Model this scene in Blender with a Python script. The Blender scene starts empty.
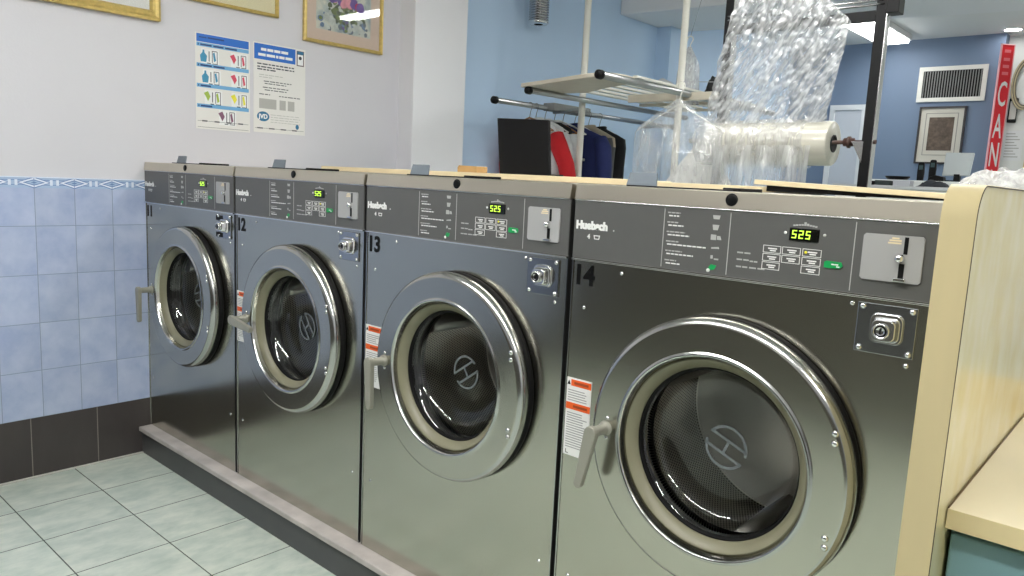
import bpy, bmesh, math, random
from mathutils import Vector, Matrix, noise
random.seed(7)
PI = math.pi
S = bpy.context.scene
COL = S.collection

# ------------------------------------------------------------------ materials
def lin(c):
    c = c / 255.0
    return c / 12.92 if c <= 0.04045 else ((c + 0.055) / 1.055) ** 2.4
def rgb(r, g, b): return (lin(r), lin(g), lin(b), 1.0)

def new_mat(name):
    m = bpy.data.materials.new(name); m.use_nodes = True
    nt = m.node_tree
    b = nt.nodes['Principled BSDF']
    return m, nt, b
def N(nt, t, **kw):
    n = nt.nodes.new(t)
    for k, v in kw.items():
        if k.startswith('i_'):
            n.inputs[k[2:].replace('_', ' ')].default_value = v
        else: setattr(n, k, v)
    return n
def L(nt, a, b): nt.links.new(a, b)

def plain(name, c, rough=0.5, metal=0.0, var=0.0, scale=8.0, bump=0.0, bscale=60.0, spec=0.5, coat=0.0, stretch=(1, 1, 1)):
    m, nt, b = new_mat(name)
    b.inputs['Base Color'].default_value = c
    b.inputs['Roughness'].default_value = rough
    b.inputs['Metallic'].default_value = metal
    b.inputs['Specular IOR Level'].default_value = spec
    b.inputs['Coat Weight'].default_value = coat
    if var or bump:
        tc = N(nt, 'ShaderNodeTexCoord'); mp = N(nt, 'ShaderNodeMapping')
        mp.inputs['Scale'].default_value = stretch
        L(nt, tc.outputs['Object'], mp.inputs['Vector'])
    if var:
        n = N(nt, 'ShaderNodeTexNoise'); n.inputs['Scale'].default_value = scale; n.inputs['Detail'].default_value = 4
        L(nt, mp.outputs['Vector'], n.inputs['Vector'])
        r = N(nt, 'ShaderNodeValToRGB')
        r.color_ramp.elements[0].position = 0.3; r.color_ramp.elements[1].position = 0.7
        r.color_ramp.elements[0].color = tuple(max(0, x * (1 - var)) for x in c[:3]) + (1,)
        r.color_ramp.elements[1].color = tuple(min(1, x * (1 + var)) for x in c[:3]) + (1,)
        L(nt, n.outputs['Fac'], r.inputs['Fac']); L(nt, r.outputs['Color'], b.inputs['Base Color'])
    if bump:
        n2 = N(nt, 'ShaderNodeTexNoise'); n2.inputs['Scale'].default_value = bscale; n2.inputs['Detail'].default_value = 3
        L(nt, mp.outputs['Vector'], n2.inputs['Vector'])
        bm_ = N(nt, 'ShaderNodeBump'); bm_.inputs['Strength'].default_value = bump; bm_.inputs['Distance'].default_value = 0.01
        L(nt, n2.outputs['Fac'], bm_.inputs['Height']); L(nt, bm_.outputs['Normal'], b.inputs['Normal'])
    return m

def emit(name, c, s):
    m, nt, b = new_mat(name)
    b.inputs['Base Color'].default_value = (0.02, 0.02, 0.02, 1)
    b.inputs['Emission Color'].default_value = c
    b.inputs['Emission Strength'].default_value = s
    return m

def steel(name, c, rough, wav=0.0, brush=0.0, stretch=(1, 1, 1), rvar=0.0):
    """stainless sheet: slight oil-canning of the sheet plus fine brushing"""
    m, nt, b = new_mat(name)
    b.inputs['Base Color'].default_value = c; b.inputs['Metallic'].default_value = 1.0
    b.inputs['Roughness'].default_value = rough
    tc = N(nt, 'ShaderNodeTexCoord')
    last = None
    if wav:
        n = N(nt, 'ShaderNodeTexNoise'); n.inputs['Scale'].default_value = 2.6; n.inputs['Detail'].default_value = 1.0
        L(nt, tc.outputs['Object'], n.inputs['Vector'])
        bu = N(nt, 'ShaderNodeBump'); bu.inputs['Strength'].default_value = wav; bu.inputs['Distance'].default_value = 0.05
        L(nt, n.outputs['Fac'], bu.inputs['Height']); last = bu
    if brush:
        mp = N(nt, 'ShaderNodeMapping'); mp.inputs['Scale'].default_value = stretch
        L(nt, tc.outputs['Object'], mp.inputs['Vector'])
        n = N(nt, 'ShaderNodeTexNoise'); n.inputs['Scale'].default_value = 30; n.inputs['Detail'].default_value = 3
        L(nt, mp.outputs['Vector'], n.inputs['Vector'])
        mr = N(nt, 'ShaderNodeMapRange'); mr.inputs['To Min'].default_value = rough - brush; mr.inputs['To Max'].default_value = rough + brush
        L(nt, n.outputs['Fac'], mr.inputs['Value']); L(nt, mr.outputs['Result'], b.inputs['Roughness'])
    if last: L(nt, last.outputs['Normal'], b.inputs['Normal'])
    return m

def frac_grid(nt, coord_sock, origin, size, half):
    """returns (mask socket 1 on grout, cell id socket) along one axis"""
    s = N(nt, 'ShaderNodeMath', operation='SUBTRACT'); s.inputs[1].default_value = origin; L(nt, coord_sock, s.inputs[0])
    d = N(nt, 'ShaderNodeMath', operation='DIVIDE'); d.inputs[1].default_value = size; L(nt, s.outputs[0], d.inputs[0])
    fl = N(nt, 'ShaderNodeMath', operation='FLOOR'); L(nt, d.outputs[0], fl.inputs[0])
    fr = N(nt, 'ShaderNodeMath', operation='PINGPONG'); fr.inputs[1].default_value = 0.5; L(nt, d.outputs[0], fr.inputs[0])
    lt = N(nt, 'ShaderNodeMath', operation='LESS_THAN'); lt.inputs[1].default_value = half / size; L(nt, fr.outputs[0], lt.inputs[0])
    return lt.outputs[0], fl.outputs[0]

def tile_mat(name, axes, origin, size, half, c_lo, c_hi, grout, rough, nscale, nstretch=(1, 1, 1), tilevar=0.06, coat=0.0, bumpd=0.002):
    m, nt, b = new_mat(name)
    geo = N(nt, 'ShaderNodeNewGeometry'); sep = N(nt, 'ShaderNodeSeparateXYZ'); L(nt, geo.outputs['Position'], sep.inputs[0])
    m0, i0 = frac_grid(nt, sep.outputs[axes[0]], origin[0], size[0], half)
    m1, i1 = frac_grid(nt, sep.outputs[axes[1]], origin[1], size[1], half)
    mx = N(nt, 'ShaderNodeMath', operation='MAXIMUM'); L(nt, m0, mx.inputs[0]); L(nt, m1, mx.inputs[1])
    cm = N(nt, 'ShaderNodeCombineXYZ'); L(nt, i0, cm.inputs[0]); L(nt, i1, cm.inputs[1])
    wn = N(nt, 'ShaderNodeTexWhiteNoise'); L(nt, cm.outputs[0], wn.inputs['Vector'])
    # cloudy glaze, each tile cut from another part of the cloud
    sc = N(nt, 'ShaderNodeVectorMath', operation='SCALE'); sc.inputs['Scale'].default_value = 7.3; L(nt, wn.outputs['Color'], sc.inputs[0])
    ad = N(nt, 'ShaderNodeVectorMath', operation='ADD'); L(nt, geo.outputs['Position'], ad.inputs[0]); L(nt, sc.outputs[0], ad.inputs[1])
    mp = N(nt, 'ShaderNodeMapping'); mp.inputs['Scale'].default_value = nstretch; L(nt, ad.outputs[0], mp.inputs['Vector'])
    no = N(nt, 'ShaderNodeTexNoise'); no.inputs['Scale'].default_value = nscale; no.inputs['Detail'].default_value = 5; no.inputs['Roughness'].default_value = 0.6
    L(nt, mp.outputs[0], no.inputs['Vector'])
    rp = N(nt, 'ShaderNodeValToRGB'); rp.color_ramp.elements[0].position = 0.32; rp.color_ramp.elements[1].position = 0.68
    rp.color_ramp.elements[0].color = c_lo; rp.color_ramp.elements[1].color = c_hi
    L(nt, no.outputs['Fac'], rp.inputs['Fac'])
    mr = N(nt, 'ShaderNodeMapRange'); mr.inputs['To Min'].default_value = 1 - tilevar; mr.inputs['To Max'].default_value = 1 + tilevar
    L(nt, wn.outputs['Value'], mr.inputs['Value'])
    ml = N(nt, 'ShaderNodeMix', data_type='RGBA', blend_type='MULTIPLY'); ml.inputs['Factor'].default_value = 1
    L(nt, rp.outputs['Color'], ml.inputs['A']); L(nt, mr.outputs['Result'], ml.inputs['B'])
    mg = N(nt, 'ShaderNodeMix', data_type='RGBA'); L(nt, mx.outputs[0], mg.inputs['Factor'])
    L(nt, ml.outputs['Result'], mg.inputs['A']); mg.inputs['B'].default_value = grout
    L(nt, mg.outputs['Result'], b.inputs['Base Color'])
    rr = N(nt, 'ShaderNodeMapRange'); rr.inputs['To Min'].default_value = rough; rr.inputs['To Max'].default_value = 0.9
    L(nt, mx.outputs[0], rr.inputs['Value']); L(nt, rr.outputs['Result'], b.inputs['Roughness'])
    inv = N(nt, 'ShaderNodeMath', operation='SUBTRACT'); inv.inputs[0].default_value = 1; L(nt, mx.outputs[0], inv.inputs[1])
    bu = N(nt, 'ShaderNodeBump'); bu.inputs['Strength'].default_value = 0.6; bu.inputs['Distance'].default_value = bumpd
    L(nt, inv.outputs[0], bu.inputs['Height']); L(nt, bu.outputs['Normal'], b.inputs['Normal'])
    b.inputs['Coat Weight'].default_value = coat
    return m

def film(name, c, cover, rough=0.12, wr=40.0, stretch=(1, 1, 1), strength=0.6, spread=0.25, rot=(0, 0, 0)):
    """thin clear plastic: part see-through, part milky (lit from both sides) and shiny, wrinkled"""
    m = bpy.data.materials.new(name); m.use_nodes = True
    nt = m.node_tree; nt.nodes.clear()
    out = N(nt, 'ShaderNodeOutputMaterial'); tr = N(nt, 'ShaderNodeBsdfTransparent')
    df = N(nt, 'ShaderNodeBsdfDiffuse'); tl = N(nt, 'ShaderNodeBsdfTranslucent'); gl = N(nt, 'ShaderNodeBsdfGlossy')
    df.inputs['Color'].default_value = c; tl.inputs['Color'].default_value = c
    gl.inputs['Roughness'].default_value = rough; gl.inputs['Color'].default_value = (1, 1, 1, 1)
    tr.inputs['Color'].default_value = (0.97, 0.97, 0.97, 1)
    tc = N(nt, 'ShaderNodeTexCoord'); mp = N(nt, 'ShaderNodeMapping'); mp.inputs['Scale'].default_value = stretch; m0 = N(nt, 'ShaderNodeMapping'); m0.inputs['Rotation'].default_value = rot
    L(nt, tc.outputs['Object'], m0.inputs['Vector']); L(nt, m0.outputs[0], mp.inputs['Vector'])
    no = N(nt, 'ShaderNodeTexNoise'); no.inputs['Scale'].default_value = wr; no.inputs['Detail'].default_value = 4; no.inputs['Roughness'].default_value = 0.6
    no.inputs['Distortion'].default_value = 0.5
    L(nt, mp.outputs[0], no.inputs['Vector'])
    bu = N(nt, 'ShaderNodeBump'); bu.inputs['Strength'].default_value = strength; bu.inputs['Distance'].default_value = 0.02
    L(nt, no.outputs['Fac'], bu.inputs['Height'])
    for q in (df, gl): L(nt, bu.outputs['Normal'], q.inputs['Normal'])
    m1 = N(nt, 'ShaderNodeMixShader'); m1.inputs['Fac'].default_value = 0.55; L(nt, df.outputs[0], m1.inputs[1]); L(nt, tl.outputs[0], m1.inputs[2])
    m2 = N(nt, 'ShaderNodeMixShader'); m2.inputs['Fac'].default_value = 0.35; L(nt, m1.outputs[0], m2.inputs[1]); L(nt, gl.outputs[0], m2.inputs[2])
    mr = N(nt, 'ShaderNodeMapRange'); mr.inputs['From Min'].default_value = 0.35; mr.inputs['From Max'].default_value = 0.68
    mr.inputs['To Min'].default_value = max(0, cover - spread); mr.inputs['To Max'].default_value = min(1, cover + spread)
    L(nt, no.outputs['Fac'], mr.inputs['Value'])
    mix = N(nt, 'ShaderNodeMixShader')
    L(nt, mr.outputs['Result'], mix.inputs['Fac']); L(nt, tr.outputs[0], mix.inputs[1]); L(nt, m2.outputs[0], mix.inputs[2])
    L(nt, mix.outputs[0], out.inputs['Surface'])
    return m

def glass(name, tint, refl=0.045):
    m = bpy.data.materials.new(name); m.use_nodes = True
    nt = m.node_tree; nt.nodes.clear()
    out = N(nt, 'ShaderNodeOutputMaterial'); tr = N(nt, 'ShaderNodeBsdfTransparent'); gl = N(nt, 'ShaderNodeBsdfGlossy')
    tr.inputs['Color'].default_value = tint; gl.inputs['Roughness'].default_value = 0.03
    lw = N(nt, 'ShaderNodeLayerWeight'); lw.inputs['Blend'].default_value = 0.5
    pw = N(nt, 'ShaderNodeMath', operation='POWER'); pw.inputs[1].default_value = 4.0; L(nt, lw.outputs['Facing'], pw.inputs[0])
    fr = N(nt, 'ShaderNodeMath', operation='MULTIPLY_ADD'); fr.inputs[1].default_value = 0.6; fr.inputs[2].default_value = refl; L(nt, pw.outputs[0], fr.inputs[0])
    mx = N(nt, 'ShaderNodeMixShader'); L(nt, fr.outputs[0], mx.inputs['Fac']); L(nt, tr.outputs[0], mx.inputs[1]); L(nt, gl.outputs[0], mx.inputs[2])
    L(nt, mx.outputs[0], out.inputs['Surface'])
    return m

MT = {}
MT['paint'] = plain('lilac_white_paint', rgb(209, 208, 214), 0.6, var=0.02, scale=2, bump=0.05, bscale=90)
MT['pillar'] = plain('white_pillar_paint', rgb(232, 232, 236), 0.55, var=0.02, scale=2)
MT['blue_wall'] = plain('pale_blue_paint', rgb(190, 214, 240), 0.6, var=0.03, scale=1.5)
MT['blue_far'] = plain('slate_blue_paint', rgb(112, 130, 154), 0.6, var=0.03, scale=1.2)
MT['ceil'] = plain('ceiling_white', rgb(222, 223, 222), 0.8)
MT['soffit'] = plain('soffit_white', rgb(225, 226, 228), 0.7)
MT['white_wall'] = plain('white_wall_paint', rgb(236, 238, 234), 0.6)
MT['dark_wall'] = plain('charcoal_wall', rgb(76, 74, 68), 0.5, var=0.3, scale=2.2)
MT['tile'] = tile_mat('blue_glazed_tile', (1, 2), (-0.1429, 0.2554), (0.1489, 0.2007), 0.0013, rgb(163, 177, 212), rgb(186, 197, 223), rgb(136, 148, 172), 0.18, 9, tilevar=0.04, coat=0.2)
MT['border_base'] = plain('border_tile_blue', rgb(168, 189, 220), 0.2)
MT['border_white'] = plain('border_tile_white', rgb(224, 232, 246), 0.2)
MT['border_blue'] = plain('border_tile_navy', rgb(112, 138, 186), 0.2)
MT['base_tile'] = tile_mat('dark_base_tile', (1, 2), (-0.2315, -0.5), (0.2585, 2.0), 0.0018, rgb(60, 55, 55), rgb(69, 64, 63), rgb(136, 130, 124), 0.3, 6, (1, 1, 0.3), tilevar=0.04)
MT['floor'] = tile_mat('green_floor_tile', (0, 1), (0.327, -0.3334), (0.3072, 0.3072), 0.0021, rgb(182, 196, 186), rgb(217, 223, 212), rgb(84, 90, 85), 0.3, 11, (1.6, 0.8, 1), tilevar=0.03)
MT['caulk'] = plain('pale_caulk', rgb(205, 203, 196), 0.6)
MT['ledge'] = plain('stained_concrete', rgb(186, 179, 175), 0.45, var=0.2, scale=9, bump=0.1, bscale=40)
MT['kick'] = plain('charcoal_kick_tile', rgb(72, 72, 73), 0.4, var=0.08, scale=12)
MT['front'] = steel('brushed_stainless_front', rgb(186, 184, 173), 0.19, wav=0.05, brush=0.015, stretch=(0.5, 0.5, 20))
MT['ring'] = steel('brushed_stainless_ring', rgb(184, 182, 172), 0.19, wav=0.0, brush=0.015, stretch=(0.6, 6, 6))
MT['rim'] = steel('polished_rim', rgb(182, 183, 182), 0.18)
MT['lid'] = steel('brushed_stainless_lid', rgb(202, 195, 180), 0.34, wav=0.0, brush=0.05, stretch=(3, 0.4, 0.4))
MT['side'] = plain('dark_cabinet_side', rgb(38, 38, 38), 0.5)
MT['panel'] = plain('grey_control_panel', rgb(86, 86, 85), 0.42, var=0.02, scale=40)
MT['chrome'] = steel('chrome', rgb(225, 225, 225), 0.12)
MT['chromeplate'] = steel('lock_plate_chrome', rgb(165, 168, 172), 0.22, brush=0.06, stretch=(1, 1, 6))
MT['black'] = plain('black_plastic', rgb(12, 12, 13), 0.45, spec=0.2)
MT['rubber'] = plain('black_rubber', rgb(9, 9, 10), 0.6, spec=0.2)
MT['cream_gasket'] = plain('cream_gasket', rgb(126, 123, 101), 0.4)
MT['ink'] = plain('white_print', rgb(232, 232, 230), 0.5)
MT['ink_dim'] = plain('pale_grey_print', rgb(176, 176, 174), 0.5)
MT['green'] = plain('green_start_key', rgb(12, 150, 78), 0.4)
MT['led'] = emit('display_digits', (0.55, 1.0, 0.06, 1), 1.6)
MT['led_dot'] = emit('yellow_indicator', (0.8, 0.75, 0.02, 1), 0.9)
MT['display'] = plain('display_window', rgb(10, 12, 8), 0.15)
MT['coinplate'] = plain('coin_plate_grey', rgb(160, 160, 160), 0.35, metal=0.0)
MT['decal'] = plain('black_decal', rgb(10, 10, 11), 0.5, spec=0.15)
MT['label_white'] = plain('warning_label_white', rgb(228, 228, 226), 0.45)
MT['label_orange'] = plain('warning_label_orange', rgb(226, 92, 28), 0.45)
MT['label_ink'] = plain('label_grey_print', rgb(150, 150, 150), 0.5)
MT['handle'] = plain('cast_grey_handle', rgb(146, 145, 134), 0.42, metal=0.15)
MT['glass'] = glass('door_glass', (0.86, 0.87, 0.87, 1), 0.07)
MT['emblem'] = plain('grey_glass_emblem', rgb(104, 110, 112), 0.5)
MT['pictureglass'] = glass('picture_glass', (0.97, 0.97, 0.97, 1), 0.06)
MT['flap'] = plain('blue_grey_flap', rgb(108, 118, 128), 0.4)
MT['plank'] = plain('cream_laminate_plank', rgb(222, 206, 170), 0.45, var=0.05, scale=20, stretch=(0.3, 2, 2))
MT['gold'] = plain('gilt_frame', rgb(200, 176, 106), 0.35, metal=0.35, var=0.15, scale=60)
MT['mat_beige'] = plain('cream_mount', rgb(236, 228, 190), 0.7)
MT['mat_pink'] = plain('pink_mount', rgb(222, 200, 184), 0.7)
MT['paper'] = plain('white_paper', rgb(236, 238, 238), 0.6)
MT['cream_paper'] = plain('cream_paper', rgb(228, 227, 224), 0.6)
MT['hdr_blue'] = plain('poster_blue', rgb(30, 104, 196), 0.5)
MT['strip_blue'] = plain('poster_light_blue', rgb(110, 170, 214), 0.5)
MT['icon_blue'] = plain('poster_teal', rgb(58, 140, 178), 0.5)
MT['icon_pink'] = plain('poster_pink', rgb(214, 74, 100), 0.5)
MT['icon_green'] = plain('poster_green', rgb(160, 186, 76), 0.5)
MT['icon_yellow'] = plain('poster_yellow', rgb(234, 226, 60), 0.5)
MT['icon_plum'] = plain('poster_plum', rgb(126, 84, 108), 0.5)
MT['dark_ink'] = plain('dark_print', rgb(60, 64, 74), 0.5)
MT['mid_ink'] = plain('grey_print_block', rgb(178, 178, 174), 0.5)

def laminate():
    m, nt, b = new_mat('cream_worn_laminate')
    tc = N(nt, 'ShaderNodeTexCoord'); mp = N(nt, 'ShaderNodeMapping'); mp.inputs['Scale'].default_value = (1, 1.6, 0.9)
    L(nt, tc.outputs['Object'], mp.inputs['Vector'])
    n = N(nt, 'ShaderNodeTexNoise'); n.inputs['Scale'].default_value = 9; n.inputs['Detail'].default_value = 6
    L(nt, mp.outputs[0], n.inputs['Vector'])
    r = N(nt, 'ShaderNodeValToRGB')
    r.color_ramp.elements[0].position = 0.3; r.color_ramp.elements[1].position = 0.72
    r.color_ramp.elements[0].color = rgb(226, 210, 154); r.color_ramp.elements[1].color = rgb(236, 226, 188)
    L(nt, n.outputs['Fac'], r.inputs['Fac']); L(nt, r.outputs['Color'], b.inputs['Base Color'])
    b.inputs['Roughness'].default_value = 0.22; b.inputs['Coat Weight'].default_value = 0.3; b.inputs['Coat Roughness'].default_value = 0.15
    return m
MT['laminate'] = laminate()
MT['worktop'] = plain('cream_worktop', rgb(236, 224, 192), 0.3, var=0.05, scale=3)
MT['band'] = plain('tan_edge_band', rgb(210, 194, 150), 0.38, var=0.04, scale=14, stretch=(1, 1, 0.2))
MT['teal'] = plain('teal_cabinet', rgb(112, 146, 152), 0.45, var=0.03, scale=6)
MT['rack'] = plain('rack_white_enamel', rgb(226, 224, 214), 0.4)
MT['rail'] = steel('rail_steel', rgb(176, 178, 178), 0.3)
MT['rack_cream'] = plain('rack_cream_board', rgb(214, 206, 188), 0.5, var=0.04, scale=10)
MT['clip'] = plain('grey_clip_strip', rgb(132, 134, 132), 0.45)
MT['blackframe'] = plain('black_steel_frame', rgb(15, 15, 17), 0.4, spec=0.25)
MT['silver'] = steel('silver_edge', rgb(200, 200, 200), 0.25)
MT['rust'] = plain('rusty_axle', rgb(74, 52, 46), 0.5, var=0.4, scale=40)
MT['roll'] = plain('milky_film_roll', rgb(206, 203, 190), 0.16, var=0.05, scale=25, spec=0.7, stretch=(0.3, 3, 3))
MT['core'] = plain('dark_core', rgb(26, 24, 23), 0.6)
MT['film'] = film('clear_film_sheet', (0.86, 0.88, 0.90, 1), 0.66, 0.12, 26, (2.2, 1.0, 0.55), 1.0, 0.42, (0, -0.6, 0))
MT['film_soft'] = film('clear_film_loose', (0.96, 0.96, 0.95, 1), 0.5, 0.2, 14, (3, 3, 0.5), 0.7, 0.2)
MT['bag'] = film('clear_garment_bag', (0.96, 0.97, 0.97, 1), 0.26, 0.1, 12, (2, 2, 0.6), 0.8, 0.2)
MT['bag_milky'] = film('milky_garment_bag', (0.9, 0.91, 0.92, 1), 0.6, 0.2, 30, (2, 2, 0.6), 0.9, 0.25)
MT['spiral'] = steel('ribbed_metal', rgb(170, 170, 172), 0.25)

# ------------------------------------------------------------------ mesh builder
class MB:
    def __init__(s): s.v = []; s.f = []; s.m = []; s.s = []
    def add(s, vs, fs, mat=0, smooth=False):
        o = len(s.v); s.v += [tuple(p) for p in vs]
        for f in fs: s.f.append(tuple(i + o for i in f)); s.m.append(mat); s.s.append(smooth)
        return s
    def box(s, x0, x1, y0, y1, z0, z1, mat=0):
        vs = [(x, y, z) for x in (x0, x1) for y in (y0, y1) for z in (z0, z1)]
        return s.add(vs, [(0, 1, 3, 2), (4, 6, 7, 5), (0, 4, 5, 1), (2, 3, 7, 6), (0, 2, 6, 4), (1, 5, 7, 3)], mat)
    def lathe(s, prof, c=(0, 0, 0), axis='y', seg=64, mat=0, smooth=True, a0=0, a1=2 * PI):
        full = abs(a1 - a0 - 2 * PI) < 1e-6
        n = seg if full else seg + 1
        vs = []
        for r, h in prof:
            for k in range(n):
                a = a0 + (a1 - a0) * k / seg
                u, w = r * math.cos(a), r * math.sin(a)
                vs.append({'y': (c[0] + u, c[1] + h, c[2] + w), 'z': (c[0] + u, c[1] + w, c[2] + h), 'x': (c[0] + h, c[1] + u, c[2] + w)}[axis])
        fs = []
        for i in range(len(prof) - 1):
            for k in range(seg):
                k2 = (k + 1) % n if full else k + 1
                fs.append((i * n + k, i * n + k2, (i + 1) * n + k2, (i + 1) * n + k))
        return s.add(vs, fs, mat, smooth)
    def disc(s, r, h, c=(0, 0, 0), axis='y', seg=32, mat=0):
        vs = []
        for k in range(seg):
            a = 2 * PI * k / seg; u, w = r * math.cos(a), r * math.sin(a)
            vs.append({'y': (c[0] + u, c[1] + h, c[2] + w), 'z': (c[0] + u, c[1] + w, c[2] + h), 'x': (c[0] + h, c[1] + u, c[2] + w)}[axis])
        return s.add(vs, [tuple(range(seg))], mat)
    def tube(s, pts, r, seg=10, mat=0, caps=True, closed=False, smooth=True):
        pts = [Vector(p) for p in pts]; n = len(pts)
        rs = r if isinstance(r, (list, tuple)) else [r] * n
        vs = []; up = None
        for i, p in enumerate(pts):
            a = pts[i - 1] if (i > 0 or closed) else p; b = pts[(i + 1) % n] if (i < n - 1 or closed) else p
            t = (b - a).normalized()
            if up is None:
                up = Vector((0, 0, 1)) if abs(t.z) < 0.9 else Vector((1, 0, 0))
            x = t.cross(up).normalized(); up = x.cross(t).normalized()
            for k in range(seg):
                an = 2 * PI * k / seg
                vs.append(p + rs[i] * (math.cos(an) * x + math.sin(an) * up))
        fs = []
        for i in range(n if closed else n - 1):
            j = (i + 1) % n
            for k in range(seg):
                k2 = (k + 1) % seg
                fs.append((i * seg + k, i * seg + k2, j * seg + k2, j * seg + k))
        s.add(vs, fs, mat, smooth)
        if caps and not closed:
            s.add(vs[:seg], [tuple(range(seg))], mat); s.add(vs[-seg:], [tuple(range(seg))], mat)
        return s
    def prism(s, poly, o, ux, uy, depth, mat=0, smooth=False):
        """poly in 2-D, placed at o with axes ux, uy; extruded along ux x uy by depth"""
        o, ux, uy = Vector(o), Vector(ux), Vector(uy); n = ux.cross(uy).normalized() * depth
        a = [o + ux * p[0] + uy * p[1] for p in poly]; b = [p + n for p in a]; k = len(poly)
        s.add(a + b, [tuple(range(k)), tuple(range(k, 2 * k))], mat)
        return s.add(a + b, [(i, (i + 1) % k, k + (i + 1) % k, k + i) for i in range(k)], mat, smooth)
    def text(s, body, size, o, ux, uy, mat=0, off=0.0, lift=0.0006, align='LEFT', shear=0.0, wide=1.0):
        me = text_mesh(body, size, off, align, shear)
        o, ux, uy = Vector(o), Vector(ux).normalized(), Vector(uy).normalized(); n = ux.cross(uy)
        vs = [o + ux * (v[0] * wide) + uy * v[1] + n * (v[2] + lift * 0) for v in me[0]]
        return s.add(vs, me[1], mat)
    def build(s, name, mats, parent=None, origin=(0, 0, 0), bevel=0, bseg=2, recalc=True, subsurf=0):
        me = bpy.data.meshes.new(name)
        o = Vector(origin)
        me.from_pydata([tuple(Vector(v) - o) for v in s.v], [], s.f)
        for m in (mats if isinstance(mats, (list, tuple)) else [mats]): me.materials.append(m)
        me.polygons.foreach_set('material_index', s.m)
        me.polygons.foreach_set('use_smooth', s.s)
        if recalc:
            bm = bmesh.new(); bm.from_mesh(me)
            bmesh.ops.remove_doubles(bm, verts=bm.verts, dist=1e-6)
            bmesh.ops.recalc_face_normals(bm, faces=bm.faces); bm.to_mesh(me); bm.free()
        me.update()
        ob = bpy.data.objects.new(name, me); COL.objects.link(ob); ob.location = origin
        if parent: ob.parent = parent
        if bevel:
            b = ob.modifiers.new('bevel', 'BEVEL'); b.width = bevel; b.segments = bseg; b.limit_method = 'ANGLE'; b.angle_limit = math.radians(40)
        if subsurf:
            b = ob.modifiers.new('sub', 'SUBSURF'); b.levels = subsurf; b.render_levels = subsurf
        return ob

_tc = {}
def text_mesh(body, size, off, align, shear):
    key = (body, size, off, align, shear)
    if key in _tc: return _tc[key]
    cu = bpy.data.curves.new('lettering', 'FONT'); cu.body = body; cu.size = size; cu.offset = off; cu.align_x = align; cu.shear = shear
    cu.extrude = 0.0004; cu.resolution_u = 3
    ob = bpy.data.objects.new('lettering', cu); COL.objects.link(ob)
    dg = bpy.context.evaluated_depsgraph_get(); dg.update()
    me = bpy.data.meshes.new_from_object(ob.evaluated_get(dg))
    r = ([tuple(v.co) for v in me.vertices], [tuple(p.vertices) for p in me.polygons])
    bpy.data.objects.remove(ob); bpy.data.curves.remove(cu); bpy.data.meshes.remove(me)
    _tc[key] = r
    return r

def tag(o, label, cat, group=None, kind=None):
    if label: o['label'] = label
    if cat: o['category'] = cat
    if group: o['group'] = group
    if kind: o['kind'] = kind
    return o
def empty(name, loc, label, cat, group=None, rz=0):
    o = bpy.data.objects.new(name, None); COL.objects.link(o); o.location = loc; o.rotation_euler = (0, 0, rz)
    o.empty_display_size = 0.1
    return tag(o, label, cat, group)
def struct(o):
    o['kind'] = 'structure'; return o
def copy_tree(o, parent=None):
    c = o.copy(); COL.objects.link(c)
    if parent: c.parent = parent
    for ch in [x for x in bpy.data.objects if x.parent == o]: copy_tree(ch, c)
    return c
def ring_boxes(mb, x0, x1, z0, z1, t, ya, yb):
    mb.box(x0, x1, ya, yb, z0, z0 + t).box(x0, x1, ya, yb, z1 - t, z1)
    return mb.box(x0, x0 + t, ya, yb, z0 + t, z1 - t).box(x1 - t, x1, ya, yb, z0 + t, z1 - t)
def kids(o): return [x for x in bpy.data.objects if x.parent == o]
X, Y, Z = (1, 0, 0), (0, 1, 0), (0, 0, 1)

# ------------------------------------------------------------------ camera
CAM = Vector((3.5, -1.4575, 1.3426)); yaw, pitch, roll, FPX = 0.7228, -0.1437, 0.048, 757.66
fw = Vector((-math.sin(yaw) * math.cos(pitch), math.cos(yaw) * math.cos(pitch), math.sin(pitch)))
r0 = Vector((math.cos(yaw), math.sin(yaw), 0)); u0 = r0.cross(fw)
r1 = math.cos(roll) * r0 + math.sin(roll) * u0; u1 = -math.sin(roll) * r0 + math.cos(roll) * u0
cd = bpy.data.cameras.new('camera'); co = bpy.data.objects.new('camera', cd); COL.objects.link(co)
mw = Matrix((r1, u1, -fw)).transposed().to_4x4(); mw.translation = CAM; co.matrix_world = mw
cd.sensor_width = 36; cd.lens = FPX / 1024 * 36; cd.clip_start = 0.02
S.camera = co

# ------------------------------------------------------------------ room shell
CE = 2.84
YF, YB = -3.3, 6.7       # shop front side, far wall
XR = 6.2
struct(MB().box(-0.2, XR + 0.1, YF - 0.1, 7.4, -0.1, 0).build('floor', MT['floor']))
struct(MB().box(-0.2, XR + 0.1, YF - 0.1, 7.4, CE, CE + 0.1).build('ceiling', MT['ceil']))
struct(MB().box(-0.15, 0, YF, 1.437, 0, CE).build('wall_left', MT['paint']))
struct(MB().box(-0.15, 0.132, 1.437, 1.848, 0, CE).build('wall_pillar', MT['pillar'], bevel=0.006))
struct(MB().box(-0.15, 0, 1.848, 4.175, 0, CE).build('wall_back_left', MT['blue_wall']))
struct(MB().box(-0.15, 0.134, 4.175, YB, 0, CE).build('wall_recess', MT['blue_wall']))
struct(MB().box(-0.15, 2.062, YB, YB + 0.15, 0, CE).build('wall_far', MT['blue_far']))
struct(MB().box(2.062, XR, YB + 0.15, YB + 0.3, 0, CE).build('wall_back_right', MT['white_wall']))
struct(MB().box(XR, XR + 0.1, YF, 7.0, 0, CE).build('wall_right', MT['paint']))
struct(MB().box(-0.15, XR + 0.1, YF - 0.1, YF, 0, CE).build('wall_front', MT['paint']))
struct(MB().box(0.01, XR, YF, YF + 0.35, 0, 1.95).build('trim_7', MT['dark_wall'], bevel=0.01))
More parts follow.
